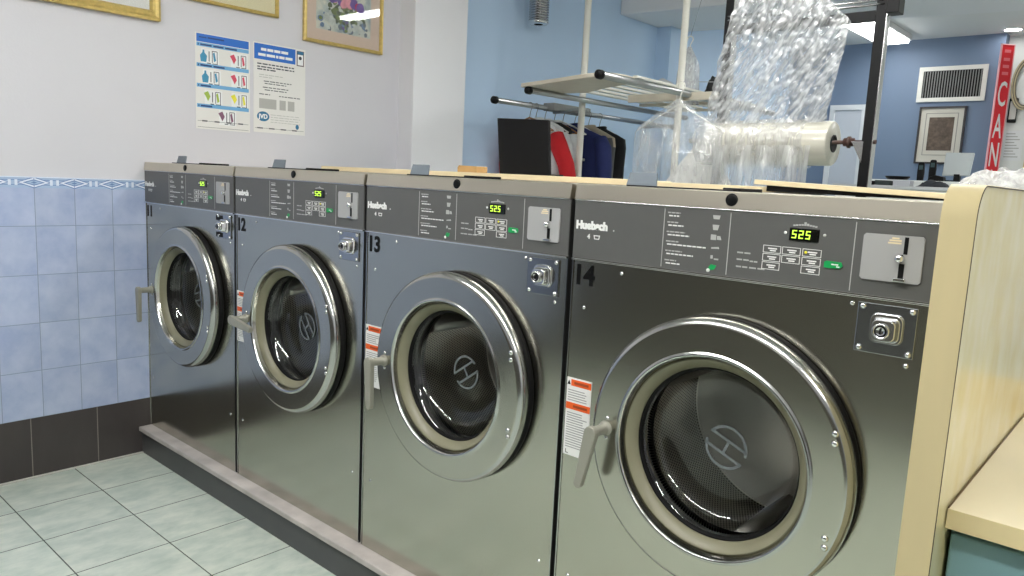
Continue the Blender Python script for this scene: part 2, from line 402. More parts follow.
struct(MB().prism([(0, 3.622), (XR, 4.25), (XR, 5.45), (0.134, 4.445), (0, 4.445)], (0, 0, 2.635), X, Y, CE - 2.635).build('soffit', MT['soffit'], bevel=0.01))

# tile wainscot, border and base on the left wall
struct(MB().box(0, 0.006, YF, 1.437, 0.2554, 1.2125).build('trim_1', MT['tile']))
mb = MB().box(0, 0.006, YF, 1.437, 1.2125, 1.2553, 0)
zc = 1.234
k = -21
while k < 11:
    yc = -0.1429 + 0.1489 * k
    if YF + 0.08 < yc < 1.35:
        for hw, hh, mi, dx in ((0.062, 0.0235, 2, 0.0063), (0.056, 0.0195, 1, 0.0066), (0.040, 0.0125, 2, 0.0069), (0.030, 0.0085, 0, 0.0072), (0.012, 0.004, 2, 0.0075)):
            mb.prism([(-hw, 0), (0, -hh), (hw, 0), (0, hh)], (0.002, yc, zc), Y, Z, dx - 0.002, mi)
        for q in (-0.0115, 0.0115):
            mb.prism([(-0.005, -0.011), (0.005, -0.011), (0.005, 0.011), (-0.005, 0.011)], (0.002, yc + 0.07445 + q, zc), Y, Z, 0.0046, 1)
        for q in (-0.016, 0.016):
            mb.prism([(-0.07, -0.0012), (0.07, -0.0012), (0.07, 0.0012), (-0.07, 0.0012)], (0.002, yc + 0.07445, zc + q * 0.6), Y, Z, 0.0042, 2)
        mb.box(0.0055, 0.0076, yc - 0.0008, yc + 0.0008, 1.2125, 1.2553, 2)
    k += 1
mb.box(0, 0.008, YF, 1.437, 1.2535, 1.2575, 1)
struct(mb.build('trim_2', [MT['border_base'], MT['border_white'], MT['border_blue']]))
struct(MB().box(0, 0.007, YF, 1.437, 0, 0.2554).build('baseboard_left', MT['base_tile']))
struct(MB().box(0.007, 0.02, YF, -0.04, 0, 0.004).build('trim_3', MT['caulk']))
# plinth under the washers
struct(MB().box(0.007, 3.21, -0.0406, 0.8, 0, 0.106).build('trim_4', MT['kick']))
struct(MB().box(0.007, 3.21, -0.056, 0.8, 0.106, 0.1266).build('trim_5', MT['ledge'], bevel=0.004))

# lamps: surface fluorescent fittings
fx_body = plain('fitting_white', rgb(238, 238, 236), 0.5)
tube_e = emit('fluorescent_diffuser', (1.0, 0.99, 0.96, 1), 38.0)
tube_c = emit('fluorescent_diffuser_far', (1.0, 1.0, 0.98, 1), 11.0)
tube_b = emit('fluorescent_diffuser_back', (1.0, 1.0, 0.98, 1), 29.0)
def fitting(x, y, lx, ly, label, em, grp=None):
    e = empty('ceiling_light', (x, y, CE), label, 'light', grp)
    MB().box(-lx / 2, lx / 2, -ly / 2, ly / 2, -0.05, 0).build('housing', fx_body, e, bevel=0.006)
    MB().box(-lx / 2 + 0.02, lx / 2 - 0.02, -ly / 2 + 0.02, ly / 2 - 0.02, -0.075, -0.05).build('diffuser', em, e, bevel=0.01)
    return e
fitting(2.3, 1.0, 1.25, 0.22, 'added fill light above the tops of the middle washers', tube_b)  # added unseen fitting, brightens the front of the film sheet
fitting(1.65, -1.35, 1.25, 0.22, 'fluorescent ceiling light over the aisle nearest the posters', tube_e)
fitting(3.0, -1.35, 1.25, 0.22, 'fluorescent ceiling light over the aisle before the third and fourth washers', tube_e)
fitting(4.8, -1.35, 1.25, 0.22, 'fluorescent ceiling light over the aisle beyond the cream divider', tube_e)
fitting(2.50, 3.06, 0.65, 0.16, 'fluorescent ceiling light above the garment rack and film roll', tube_b)
fitting(4.2, 2.6, 1.25, 0.22, 'fluorescent ceiling light behind the cream divider', tube_b)
fitting(1.20, 5.83, 0.30, 1.25, 'lit white fluorescent fitting on the ceiling near the slate blue wall', tube_c)
fitting(3.8, 5.6, 1.25, 0.22, 'fluorescent ceiling light over the white wall corner', tube_c)
e = empty('recessed_light', (2.13, 6.55, CE), 'round recessed downlight in the ceiling above the red sign', 'light')
MB().lathe([(0.062, -0.004), (0.085, -0.012), (0.09, 0)], axis='z', seg=32).build('trim_ring', fx_body, e)
MB().disc(0.064, -0.006, axis='z').build('diffuser', tube_b, e)

# ------------------------------------------------------------------ washers
PW = 0.80; ZB = 0.1276
DC = (0.415, 0.7875)             # door centre (x, z)
def wz(z): return z - ZB
def washer():
    w = empty('washing_machine', (0, 0, ZB), 'x', 'washing machine', 'front loading washers in the row')
    x0, x1, dp = 0.0065, 0.7925, 0.75
    zt = wz(1.3005); cx, cz = DC[0], wz(DC[1])
    # cabinet: front sheet with the round opening, dark sides, back and bottom
    mb = MB(); n = 64; R = 0.20
    circ = [(cx + R * math.cos(2 * PI * k / n), 0, cz + R * math.sin(2 * PI * k / n)) for k in range(n)]
    rect = []
    for k in range(n):
        a = 2 * PI * k / n; dx, dz = math.cos(a), math.sin(a)
        t = min(((x1 - cx) / dx if dx > 1e-9 else (x0 - cx) / dx if dx < -1e-9 else 9), ((zt - cz) / dz if dz > 1e-9 else (0.0 - cz) / dz if dz < -1e-9 else 9))
        rect.append((cx + t * dx, 0, cz + t * dz))
    # snap the nearest rays onto the corners
    for cor in ((x0, 0.0), (x1, 0.0), (x0, zt), (x1, zt)):
        i = min(range(n), key=lambda q: (rect[q][0] - cor[0]) ** 2 + (rect[q][2] - cor[1]) ** 2)
        rect[i] = (cor[0], 0, cor[1])
    mb.add(circ + rect, [(k, (k + 1) % n, n + (k + 1) % n, n + k) for k in range(n)], 0)
    ci = [(p[0], 0.05, p[2]) for p in circ]
    mb.add(circ + ci, [(k, (k + 1) % n, n + (k + 1) % n, n + k) for k in range(n)], 1)
    mb.add([(x0, 0, 0), (x0, dp, 0), (x0, dp, zt), (x0, 0, zt)], [(0, 1, 2, 3)], 1)
    mb.add([(x1, 0, 0), (x1, dp, 0), (x1, dp, zt), (x1, 0, zt)], [(0, 1, 2, 3)], 1)
    mb.add([(x0, dp, 0), (x1, dp, 0), (x1, dp, zt), (x0, dp, zt)], [(0, 1, 2, 3)], 1)
    mb.add([(x0, 0, 0), (x1, 0, 0), (x1, dp, 0), (x0, dp, 0)], [(0, 1, 2, 3)], 1)
    mb.build('cabinet', [MT['front'], MT['side']], w, recalc=False)
    # folded front edges of the sheet
    for xa in (x0, x1 - 0.003): MB().box(xa, xa + 0.003, -0.0025, 0.0, 0.002, wz(1.156)).build('edge_fold', MT['rim'], w)
    lid = MB().prism([(-0.0085, wz(1.3015)), (-0.0035, wz(1.3345)), (-0.001, wz(1.337)), (dp, wz(1.337)), (dp, wz(1.3015))], (x0, 0, 0), Y, Z, x1 - x0).build('lid', MT['lid'], w, bevel=0.0015)
    MB().lathe([(0, -0.004), (0.009, -0.004), (0.0125, -0.0025), (0.0135, 0.0)], c=(0.402, -0.0055, wz(1.320)), seg=28).build('lock_screw', MT['black'], lid)
    # control panel
    pz0, pz1 = wz(1.163), wz(1.2985)
    cp = MB().box(x0, x1, -0.005, 0.0, pz0, pz1).build('control_panel', MT['panel'], w, bevel=0.0015)
    MB().box(x0, x1, -0.009, 0.0, wz(1.1575), wz(1.1615)).box(x0, x1, -0.0075, 0.0, wz(1.2985), wz(1.3012)).build('trim_strip', MT['chrome'], cp, bevel=0.001)
    yp = -0.0056
    U, V = X, Z
    pr = MB()
    for xx in (0.2505, 0.4035, 0.6485):
        MB().prism([(-0.0008, 0), (0.0008, 0), (0.0008, 0.126), (-0.0008, 0.126)], (xx, yp, wz(1.1675)), X, Z, 0.0005).build('divider_line', MT['ink_dim'], cp)
    rr = random.Random(3)
    # instruction list left of the icons (print too small to read in the photo)
    for r_, (wd, wd2) in enumerate(((0.030, 0.026), (0.026, 0.036), (0.044, 0.052), (0.030, 0.092), (0.040, 0.064), (0.028, 0.034))):
        zz = wz(1.2845) - r_ * 0.0205
        for q, W_ in enumerate((wd, wd2)):
            xx = 0.2585 + 0.003 * q
            end = xx + W_
            while xx < end:
                l_ = min(rr.uniform(0.005, 0.012), end - xx)
                pr.prism([(0, 0), (l_, 0), (l_, 0.0028), (0, 0.0028)], (xx, yp, zz - q * 0.0066), X, Z, 0.0005, 0 if q else 1)
                xx += l_ + 0.002
    pr.build('instruction_print', [MT['ink'], MT['ink_dim'], MT['green']], cp)
    pr = MB()
    # wash symbols
    for r_ in range(6):
        zz = wz(1.279) - r_ * 0.0205; xx = 0.366
        if r_ == 0: shape = [[(0, 0), (0.013, 0), (0.015, 0.008), (-0.002, 0.008)]]
        elif r_ == 1: shape = [[(0.001, -0.002), (0.011, -0.002), (0.014, 0.009), (-0.001, 0.009)]]
        elif r_ == 2: shape = [[(-0.003, -0.002), (0.009, -0.002), (0.009, 0.009), (-0.003, 0.009)], [(0.011, -0.001), (0.021, -0.001), (0.018, 0.007), (0.011, 0.007)]]
        elif r_ == 3: shape = [[(0, 0), (0.018, 0.001), (0.016, 0.005), (0, 0.003)]]
        elif r_ == 4: shape = [[(0, 0), (0.005, 0), (0.005, 0.007), (0, 0.007)], [(0.008, -0.002), (0.018, -0.002), (0.018, 0.001), (0.008, 0.001)]]
        else: shape = []
        for s_ in shape: pr.prism(s_, (xx, yp, zz), X, Z, 0.0005, 1)
    pr.prism([(-0.004, -0.006), (0.012, -0.004), (0.017, 0.005), (0.004, 0.007)], (0.364, yp, wz(1.1785)), X, Z, 0.0005, 2)
    pr.lathe([(0, -0.0008), (0.004, -0.0008), (0.004, 0)], c=(0.363, yp, wz(1.172)), seg=12, mat=0)
    pr.build('wash_symbols', [MT['ink'], MT['ink_dim'], MT['green']], cp)
    pr = MB()
    # small words left of the keypad
    for (xx, zz, l_) in ((0.424, 1.2145, 0.028), (0.424, 1.2005, 0.026), (0.424, 1.186, 0.024), (0.452, 1.199, 0.016), (0.452, 1.186, 0.032)):
        pr.prism([(0, 0), (l_ * .45, 0), (l_ * .45, 0.003), (0, 0.003)], (xx, yp, wz(zz)), X, Z, 0.0005, 1)
        pr.prism([(l_ * .55, 0), (l_, 0), (l_, 0.003), (l_ * .55, 0.003)], (xx, yp, wz(zz)), X, Z, 0.0005, 1)
    pr.build('keypad_words', [MT['ink'], MT['ink_dim']], cp)
    pr = MB()
    # small arc lettering above the display
    for q in range(9):
        h_ = 0.003 + 0.004 * (q == 4) + 0.0015 * (q == 5)
        pr.prism([(0, 0), (0.0042, 0), (0.0042, h_), (0, h_)], (0.533 + q * 0.0052, yp, wz(1.2775) + 0.002 * math.sin(q / 8 * PI)), X, Z, 0.0005, 1)
    pr.lathe([(0, -0.0008), (0.003, -0.0008), (0.003, 0)], c=(0.519, yp, wz(1.2635)), seg=12, mat=0)
    pr.lathe([(0, -0.0008), (0.003, -0.0008), (0.003, 0)], c=(0.594, yp, wz(1.2645)), seg=12, mat=1)
    pr.build('display_print', [MT['ink'], MT['ink_dim'], MT['green']], cp)
    lg = MB().text('Huebsch', 0.0255, (0.0135, yp, wz(1.2335)), X, Z, 0, off=0.0016)
    lg.lathe([(0, -0.0005), (0.0018, -0.0005), (0.0018, 0)], c=(0.121, yp, wz(1.2345)), seg=10)
    lg.text('4', 0.015, (0.048, yp, wz(1.211)), X, Z, 0, off=0.0006)
    # wash tub outline after the 4
    bx, bz = 0.066, wz(1.2105)
    for s_ in ([(0, 0.010), (0.0022, 0.010), (0.0045, 0), (0.0023, 0)], [(0.016, 0.010), (0.0182, 0.010), (0.0159, 0), (0.0137, 0)], [(0.002, 0), (0.016, 0), (0.016, 0.002), (0.002, 0.002)], [(0.001, 0.0075), (0.017, 0.0075), (0.015, 0.0098), (0.003, 0.0098)]):
        lg.prism(s_, (bx, yp, bz), X, Z, 0.0005)
    lg.build('brand_lettering', MT['ink'], cp)
    dsp = MB().box(0.527, 0.584, -0.0075, -0.004, wz(1.2495), wz(1.2745)).build('display', MT['display'], cp, bevel=0.001)
    # seven segment 525
    dg = MB(); sw, sh, t_ = 0.0085, 0.0155, 0.0019
    seg = {'5': 'afgcd', '2': 'abged'}
    for q, ch in enumerate('525'):
        ox, oz = 0.5325 + q * 0.0132, wz(1.2545)
        for g in seg[ch]:
            a = {'a': (0, sh - t_, sw, sh), 'g': (0, sh / 2 - t_ / 2, sw, sh / 2 + t_ / 2), 'd': (0, 0, sw, t_), 'f': (0, sh / 2, t_, sh), 'b': (sw - t_, sh / 2, sw, sh), 'e': (0, 0, t_, sh / 2), 'c': (sw - t_, 0, sw, sh / 2)}[g]
            dg.prism([(a[0] + 0.06 * a[1], a[1]), (a[2] + 0.06 * a[1], a[1]), (a[2] + 0.06 * a[3], a[3]), (a[0] + 0.06 * a[3], a[3])], (ox, -0.0076, oz), X, Z, 0.0006)
    dg.build('display_digits', MT['led'], cp)
    # keypad: outlined keys in three columns (3, 2 and 3 keys)
    kp = MB()
    for c_, (xx, cnt) in enumerate(((0.4775, 3), (0.516, 2), (0.5555, 3))):
        for r_ in range(cnt):
            zz = wz(1.2215) - r_ * 0.0165; W_, H_, e_ = 0.036, 0.0148, 0.0011
            for s_ in ((0, 0, W_, e_), (0, H_ - e_, W_, H_), (0, 0, e_, H_), (W_ - e_, 0, W_, H_)):
                kp.prism([(s_[0], s_[1]), (s_[2], s_[1]), (s_[2], s_[3]), (s_[0], s_[3])], (xx, yp, zz), X, Z, 0.0006)
            for (ax, az, l_) in ((0.010, 0.0075, 0.018), (0.014, 0.0035, 0.012)):
                kp.prism([(0, 0), (l_, 0), (l_, 0.0025), (0, 0.0025)], (xx + ax, yp, zz + az), X, Z, 0.0006)
    kp.lathe([(0, -0.0012), (0.0026, -0.0012), (0.0026, 0)], c=(0.562, yp, wz(1.2295)), seg=12, mat=1)
    kp.build('keypad', [MT['ink'], MT['led_dot']], cp)
    sb = MB().prism([(0, 0.001), (0.006, 0), (0.030, 0.001), (0.034, 0.006), (0.031, 0.0125), (0.004, 0.0135), (0, 0.011)], (0.5985, -0.0055, wz(1.2045)), X, Z, 0.0018, 0)
    sb.text('START', 0.0062, (0.009, 0, 0), X, Z) if False else None
    for q in range(3):
        sb.prism([(0, 0), (0.006, 0), (0.006, 0.0022), (0, 0.0022)], (0.612 + q * 0.0066 - 0.004 * (q == 2), -0.0073, wz(1.211) - 0.004 * (q == 2)), X, Z, 0.0004, 1)
    sb.build('start_button', [MT['green'], MT['ink']], cp)
    # coin acceptor plate
    pl = MB().prism([(0.004, 0), (0.097, 0), (0.101, 0.004), (0.101, 0.079), (0.097, 0.083), (0.004, 0.083), (0, 0.079), (0, 0.004)], (0.664, -0.005, wz(1.1925)), X, Z, 0.0035)
    pl.box(0.733, 0.7395, -0.0092, -0.0082, wz(1.243), wz(1.273), 1)
    pl.box(0.728, 0.737, -0.0092, -0.0082, wz(1.199), wz(1.226), 1)
    for (ax, az, l_) in ((0.708, 1.2645, 0.020), (0.706, 1.2600, 0.022), (0.712, 1.2685, 0.012)):
        pl.prism([(0, 0), (l_, 0), (l_, 0.003), (0, 0.003)], (ax, -0.0085, wz(az)), X, Z, 0.0004, 2)
    pl.build('coin_plate', [MT['coinplate'], MT['black'], MT['plank']], cp)
    MB().lathe([(0, -0.012), (0.005, -0.0115), (0.0075, -0.008), (0.0085, 0)], c=(0.7285, -0.008, wz(1.235)), seg=20).build('coin_knob', MT['chrome'], cp)
    MB().prism([(-0.011, 0), (0.011, 0), (0.009, 0.006), (-0.009, 0.006)], (0.732, -0.0085, wz(1.1945)), X, Z, 0.008).build('coin_return', MT['chrome'], cp, bevel=0.001)
    # coin box lock plate
    lk = MB().box(0.6665, 0.7675, -0.004, 0, wz(1.0585), wz(1.150)).build('coin_box_plate', MT['chromeplate'], w, bevel=0.0012)
    def rbox(hw, hh, rad, y0, y1, sc, cxx, czz, mbx, mat=0):
        pts = []
        for (sx, sz, a0) in ((1, 1, 0), (-1, 1, 90), (-1, -1, 180), (1, -1, 270)):
            for q in range(7):
                a = math.radians(a0 + q * 15); pts.append((sx * (hw - rad) + rad * math.cos(a), sz * (hh - rad) + rad * math.sin(a)))
        m_ = len(pts); lv = [(1.0, y0), (sc + (1 - sc) * 0.3, y0 + (y1 - y0) * 0.8), (sc, y1)]
        vs = [(cxx + p[0] * s_, yy, czz + p[1] * s_) for s_, yy in lv for p in pts]
        mbx.add(vs, [(i * m_ + k, i * m_ + (k + 1) % m_, (i + 1) * m_ + (k + 1) % m_, (i + 1) * m_ + k) for i in range(2) for k in range(m_)], mat, True)
        mbx.add(vs[2 * m_:], [tuple(range(m_))], mat)
    lb = MB(); rbox(0.029, 0.0275, 0.013, -0.004, -0.010, 0.92, 0.719, wz(1.1065), lb); rbox(0.0235, 0.0225, 0.011, -0.010, -0.026, 0.78, 0.719, wz(1.1055), lb)
    lb.lathe([(0.0145, -0.026), (0.0145, -0.033), (0.0125, -0.035), (0.0115, -0.033), (0, -0.033)], c=(0.717, 0, wz(1.105)), seg=28)
    lb.box(0.7155, 0.7185, -0.0345, -0.0325, wz(1.1), wz(1.110), 1)
    lb.lathe([(0.0105, -0.0332), (0.009, -0.0338), (0.0075, -0.0332)], c=(0.717, 0, wz(1.105)), seg=24, mat=1)
    lb.build('lock', [MT['chrome'], MT['black']], lk)
    for (ax, az) in ((0.6755, 1.143), (0.759, 1.143), (0.6755, 1.066), (0.759, 1.066)):
        MB().lathe([(0, -0.0045), (0.0035, -0.004), (0.0055, -0.0015), (0.006, 0)], c=(ax, -0.004, wz(az)), seg=16).build('plate_screw', MT['chrome'], lk)
    # sheet screws on the front
    for (ax, az) in ((0.147, 1.139), (0.047, 1.045), (0.655, 1.1445), (0.047, 0.36), (0.752, 0.36), (0.757, 1.045)):
        MB().lathe([(0, -0.003), (0.003, -0.0026), (0.0045, -0.001), (0.005, 0)], c=(ax, 0, wz(az)), seg=14).build('front_screw', MT['chrome'], w)
    # door
    C0 = (cx, 0, cz)
    d = MB().lathe([(0.2845, -0.020), (0.2925, -0.021), (0.2938, -0.028), (0.2925, -0.038), (0.288, -0.0465), (0.281, -0.0505)], c=C0, seg=128, mat=1)
    d.lathe([(0.281, -0.0505), (0.279, -0.0513), (0.2775, -0.0515), (0.276, -0.0515), (0.224, -0.0515), (0.2225, -0.0515), (0.2215, -0.0517)], c=C0, seg=128, mat=0)
    d.lathe([(0.2215, -0.0517), (0.219, -0.055), (0.2155, -0.0565), (0.212, -0.054), (0.210, -0.046)], c=C0, seg=128, mat=1)
    d.lathe([(0.210, -0.046), (0.2065, -0.036)], c=C0, seg=128, mat=0)
    door = d.build('door', [MT['ring'], MT['rim']], w, origin=C0)
    dk = []
    dk.append(MB().lathe([(0.199, 0.03), (0.288, -0.0005), (0.2935, -0.002), (0.294, -0.006), (0.2915, -0.0195), (0.2845, -0.021)], c=C0, seg=96).build('door_seal', MT['rubber'], w, origin=C0))
    dk.append(MB().lathe([(0.207, -0.034), (0.2045, -0.0375), (0.2025, -0.0365), (0.1855, -0.021), (0.184, -0.0135)], c=C0, seg=128).build('inner_gasket', MT['cream_gasket'], w, origin=C0))
    dk.append(MB().lathe([(0.1848, -0.0135), (0.182, -0.016), (0.179, -0.009), (0.176, 0.004)], c=C0, seg=96).build('glass_seal', MT['rubber'], w, origin=C0))
    g = MB().lathe([(0.178, -0.004), (0.174, 0.0), (0.168, 0.012), (0.158, 0.034), (0.145, 0.043), (0.11, 0.047), (0.05, 0.048), (0.0, 0.048)], c=C0, seg=96)
    dk.append(g.build('door_glass', MT['glass'], w, origin=C0))
    # glass emblem: an H whose bars close into two round caps
    em = MB(); Ro, th = 0.049, 0.0062; yy = 0.0445
    for sgn in (1, -1):
        arc = [(Ro * math.cos(a), sgn * Ro * math.sin(a)) for a in [math.radians(8 + q * (164 - 8) / 26 if sgn > 0 else 8 + q * (164 - 8) / 26) for q in range(27)]]
        if sgn < 0: arc = [(-p[0], p[1]) for p in arc]
        inn = [(p[0] * (Ro - th) / Ro, p[1] * (Ro - th) / Ro) for p in arc]
        vs = [(cx + p[0], yy, cz + p[1]) for p in arc + inn]; m_ = len(arc)
        em.add(vs, [(k, k + 1, m_ + k + 1, m_ + k) for k in range(m_ - 1)])
        # straight bar of the H closing the cap
        p0 = arc[-1]; p1 = (Ro * 0.88 * sgn, sgn * Ro * 0.36)
        h0 = sgn * 0.013
        em.add([(cx + a_, yy, cz + b_) for a_, b_ in ((-Ro * 0.97, h0), (Ro * 0.97 - 0.004, h0), (Ro * 0.93, h0 + sgn * th), (-Ro * 0.93, h0 + sgn * th))], [(0, 1, 2, 3)])
    em.add([(cx + a_, yy, cz + b_) for a_, b_ in ((-th / 2, -0.0135), (th / 2, -0.0135), (th / 2, 0.0135), (-th / 2, 0.0135))], [(0, 1, 2, 3)])
    dk.append(em.build('glass_emblem', MT['emblem'], w, origin=C0))
    for (ax, az) in ((0.667, 0.907), (0.668, 0.8885), (0.669, 0.704), (0.670, 0.686)):
        hs = MB().lathe([(0, -0.0048), (0.004, -0.0043), (0.0062, -0.0018), (0.0066, 0)], c=(ax, -0.0515, wz(az)), seg=18).build('hinge_screw', MT['chrome'], w, origin=C0)
        dk.append(hs)
    # handle: boss, post and a flat tapering lever
    H0 = (0.166, -0.0515, wz(0.788))
    h = MB().lathe([(0.017, 0), (0.017, -0.006), (0.0125, -0.010), (0.0115, -0.045), (0.013, -0.052)], c=H0, seg=24)
    pts = []
    for q in range(9):
        a = math.radians(q * 22.5); pts.append((0.0165 * math.cos(a), 0.0165 * math.sin(a) + 0.0))
    for q in range(9):
        a = math.radians(180 + q * 22.5); pts.append((0.0105 * math.cos(a) - 0.006, 0.0105 * math.sin(a) - 0.127))
    h.prism(pts, (H0[0], H0[1] - 0.048, H0[2]), X, Z, 0.016)
    hd = h.build('door_handle', MT['handle'], w, origin=H0, bevel=0.0035, bseg=3)
    for dz in (0.024, -0.022):
        dk.append(MB().lathe([(0, -0.004), (0.0035, -0.0035), (0.005, 0)], c=(H0[0] + 0.003, -0.0515, H0[2] + dz), seg=14).build('handle_screw', MT['chrome'], w, origin=C0))
    for o in dk + [hd]:
        o.parent = door; o.location = Vector(o.location) - Vector(C0)
    # drum behind the glass
    dr = MB().lathe([(0.186, 0.052), (0.192, 0.06), (0.262, 0.075), (0.268, 0.09), (0.268, 0.40), (0.262, 0.41)], c=C0, seg=96, mat=0)
    dr.lathe([(0.262, 0.41), (0.16, 0.418), (0.13, 0.416), (0.06, 0.408), (0.0, 0.406)], c=C0, seg=96, mat=1)
    for q in range(3):
        a = math.radians(35 + 120 * q); ca, sa = math.cos(a), math.sin(a)
        pts3 = []
        for yy2 in (0.09, 0.40):
            for (du, hh) in ((-0.035, 0.267), (-0.018, 0.215), (0.0, 0.205), (0.018, 0.215), (0.035, 0.267)):
                pts3.append((cx + ca * hh - sa * du, yy2, cz + sa * hh + ca * du))
        dr.add(pts3, [(i, i + 1, 6 + i, 5 + i) for i in range(4)], 1, True)
        dr.add(pts3, [(0, 1, 2, 3, 4), (5, 6, 7, 8, 9)], 1)
    dr.build('drum', [MT['drum'], MT['drum_plain']], w)
    # soap dispenser lid on the top with a flap
    dl = MB().box(0.09, 0.36, 0.08, 0.20, wz(1.3368), wz(1.3405), 0).box(0.335, 0.375, 0.085, 0.20, wz(1.3368), wz(1.3445), 0).build('dispenser_lid', MT['black'], w, bevel=0.0015)
    MB().prism([(0, 0), (0.084, 0), (0.079, 0.031), (0.004, 0.031)], (0.07, 0.115, wz(1.339)), X, (0, 0.25, 1), 0.005).build('dispenser_flap', MT['flap'], dl, bevel=0.001)
    return w

def drum_mats():
    m, nt, b = new_mat('perforated_drum_steel')
    b.inputs['Metallic'].default_value = 1; b.inputs['Roughness'].default_value = 0.32
    tc = N(nt, 'ShaderNodeTexCoord')
    # holes in polar rows: angle around the drum axis and depth along it
    sp = N(nt, 'ShaderNodeSeparateXYZ'); L(nt, tc.outputs['Object'], sp.inputs[0])
    sx = N(nt, 'ShaderNodeMath', operation='SUBTRACT'); sx.inputs[1].default_value = DC[0]; L(nt, sp.outputs[0], sx.inputs[0])
    sz = N(nt, 'ShaderNodeMath', operation='SUBTRACT'); sz.inputs[1].default_value = wz(DC[1]); L(nt, sp.outputs[2], sz.inputs[0])
    at = N(nt, 'ShaderNodeMath', operation='ARCTAN2'); L(nt, sz.outputs[0], at.inputs[0]); L(nt, sx.outputs[0], at.inputs[1])
    def cell(sock, mul, add=None):
        a = N(nt, 'ShaderNodeMath', operation='MULTIPLY'); a.inputs[1].default_value = mul; L(nt, sock, a.inputs[0])
        return a.outputs[0]
    ua = cell(at.outputs[0], 200 / (2 * PI)); vb = cell(sp.outputs[1], 135.0)
    fl = N(nt, 'ShaderNodeMath', operation='FLOOR'); L(nt, vb, fl.inputs[0])
    hf = N(nt, 'ShaderNodeMath', operation='MULTIPLY'); hf.inputs[1].default_value = 0.5; L(nt, fl.outputs[0], hf.inputs[0])
    us = N(nt, 'ShaderNodeMath', operation='ADD'); L(nt, ua, us.inputs[0]); L(nt, hf.outputs[0], us.inputs[1])
    def cen(sock):
        f = N(nt, 'ShaderNodeMath', operation='FRACT'); L(nt, sock, f.inputs[0])
        s_ = N(nt, 'ShaderNodeMath', operation='SUBTRACT'); s_.inputs[1].default_value = 0.5; L(nt, f.outputs[0], s_.inputs[0])
        p = N(nt, 'ShaderNodeMath', operation='POWER'); p.inputs[1].default_value = 2; L(nt, s_.outputs[0], p.inputs[0]); return p.outputs[0]
    ad = N(nt, 'ShaderNodeMath', operation='ADD'); L(nt, cen(us.outputs[0]), ad.inputs[0]); L(nt, cen(vb), ad.inputs[1])
    lt = N(nt, 'ShaderNodeMath', operation='LESS_THAN'); lt.inputs[1].default_value = 0.085; L(nt, ad.outputs[0], lt.inputs[0])
    mx = N(nt, 'ShaderNodeMix', data_type='RGBA'); L(nt, lt.outputs[0], mx.inputs['Factor'])
    mx.inputs['A'].default_value = rgb(226, 223, 214); mx.inputs['B'].default_value = (0.004, 0.004, 0.004, 1)
    L(nt, mx.outputs['Result'], b.inputs['Base Color'])
    MT['drum'] = m
    MT['drum_plain'] = steel('drum_back_steel', rgb(176, 173, 166), 0.42)
drum_mats()

proto = washer()
LEVER = [4, 86, 6, -9]        # degrees the lever is turned on each machine
EMBL = [20, -52, 35, -22]
WL = ['stainless front loading washer number 11, farthest in the row, beside the blue tiled wall',
      'stainless front loading washer number 12 with its door lever turned sideways',
      'stainless front loading washer number 13, third from the blue tiled wall',
      'largest looking stainless front loading washer, number 14, beside the cream divider']
NUMS = ['11', '12', '13', '14']
for i in range(4):
    w = proto if i == 0 else copy_tree(proto)
    w.location = (i * PW, 0, ZB); w['label'] = WL[i]
machines = sorted([o for o in bpy.data.objects if o.name.startswith('washing_machine')], key=lambda o: o.location.x)
for i, w in enumerate(machines):
    for dd in [o for o in kids(w) if o.name.startswith('door')]:
        for o in kids(dd):
            if o.name.startswith('door_handle'): o.rotation_euler = (0, -math.radians(LEVER[i]), 0)
            if o.name.startswith('glass_emblem'): o.rotation_euler = (0, math.radians(-EMBL[i]), 0)
    MB().text(NUMS[i], 0.066, (0.010, -0.0008, wz(1.1005)), X, Z, 0, off=0.0022, wide=0.95).build('number_decal', MT['decal'], w)
    if i:
        lab = MB().box(0.011, 0.085, -0.0012, 0, wz(0.6715), wz(0.868), 0)
        for (z0, z1) in ((0.848, 0.864), (0.789, 0.806)): lab.box(0.024 if z0 > .8 else 0.012, 0.084, -0.0018, 0, wz(z0), wz(z1), 1)
        lab.prism([(0, 0), (0.010, 0), (0.005, 0.011)], (0.0125, -0.0012, wz(0.850)), X, Z, 0.0007, 3)
        rr = random.Random(i)
        for z0, z1 in ((0.838, 0.812), (0.781, 0.690)):
            zz = z0
            while zz > z1:
                l_ = rr.uniform(0.045, 0.064)
                lab.box(0.016, 0.016 + l_, -0.0017, 0, wz(zz - 0.0022), wz(zz), 2); zz -= 0.0062
        for z0 in (0.856, 0.7975):
            lab.box(0.034, 0.076, -0.0022, 0, wz(z0 - 0.003), wz(z0 + 0.003), 4)
        lab.box(0.018, 0.0195, -0.0018, 0, wz(0.676), wz(0.686), 3).box(0.018, 0.026, -0.0018, 0, wz(0.676), wz(0.6775), 3)
        lab.build('warning_label', [MT['label_white'], MT['label_orange'], MT['label_ink'], MT['decal'], plain('label_dark_orange', rgb(150, 60, 24), 0.5)], w)
    else:
        for z0 in (1.062, 1.127):
            s_ = MB()
            for q in range(2): s_.box(0.658 + 0.024 * q, 0.680 + 0.024 * q, -0.0062, -0.004, wz(z0), wz(z0 + 0.019))
            s_.build('black_sticker', MT['decal'], w)

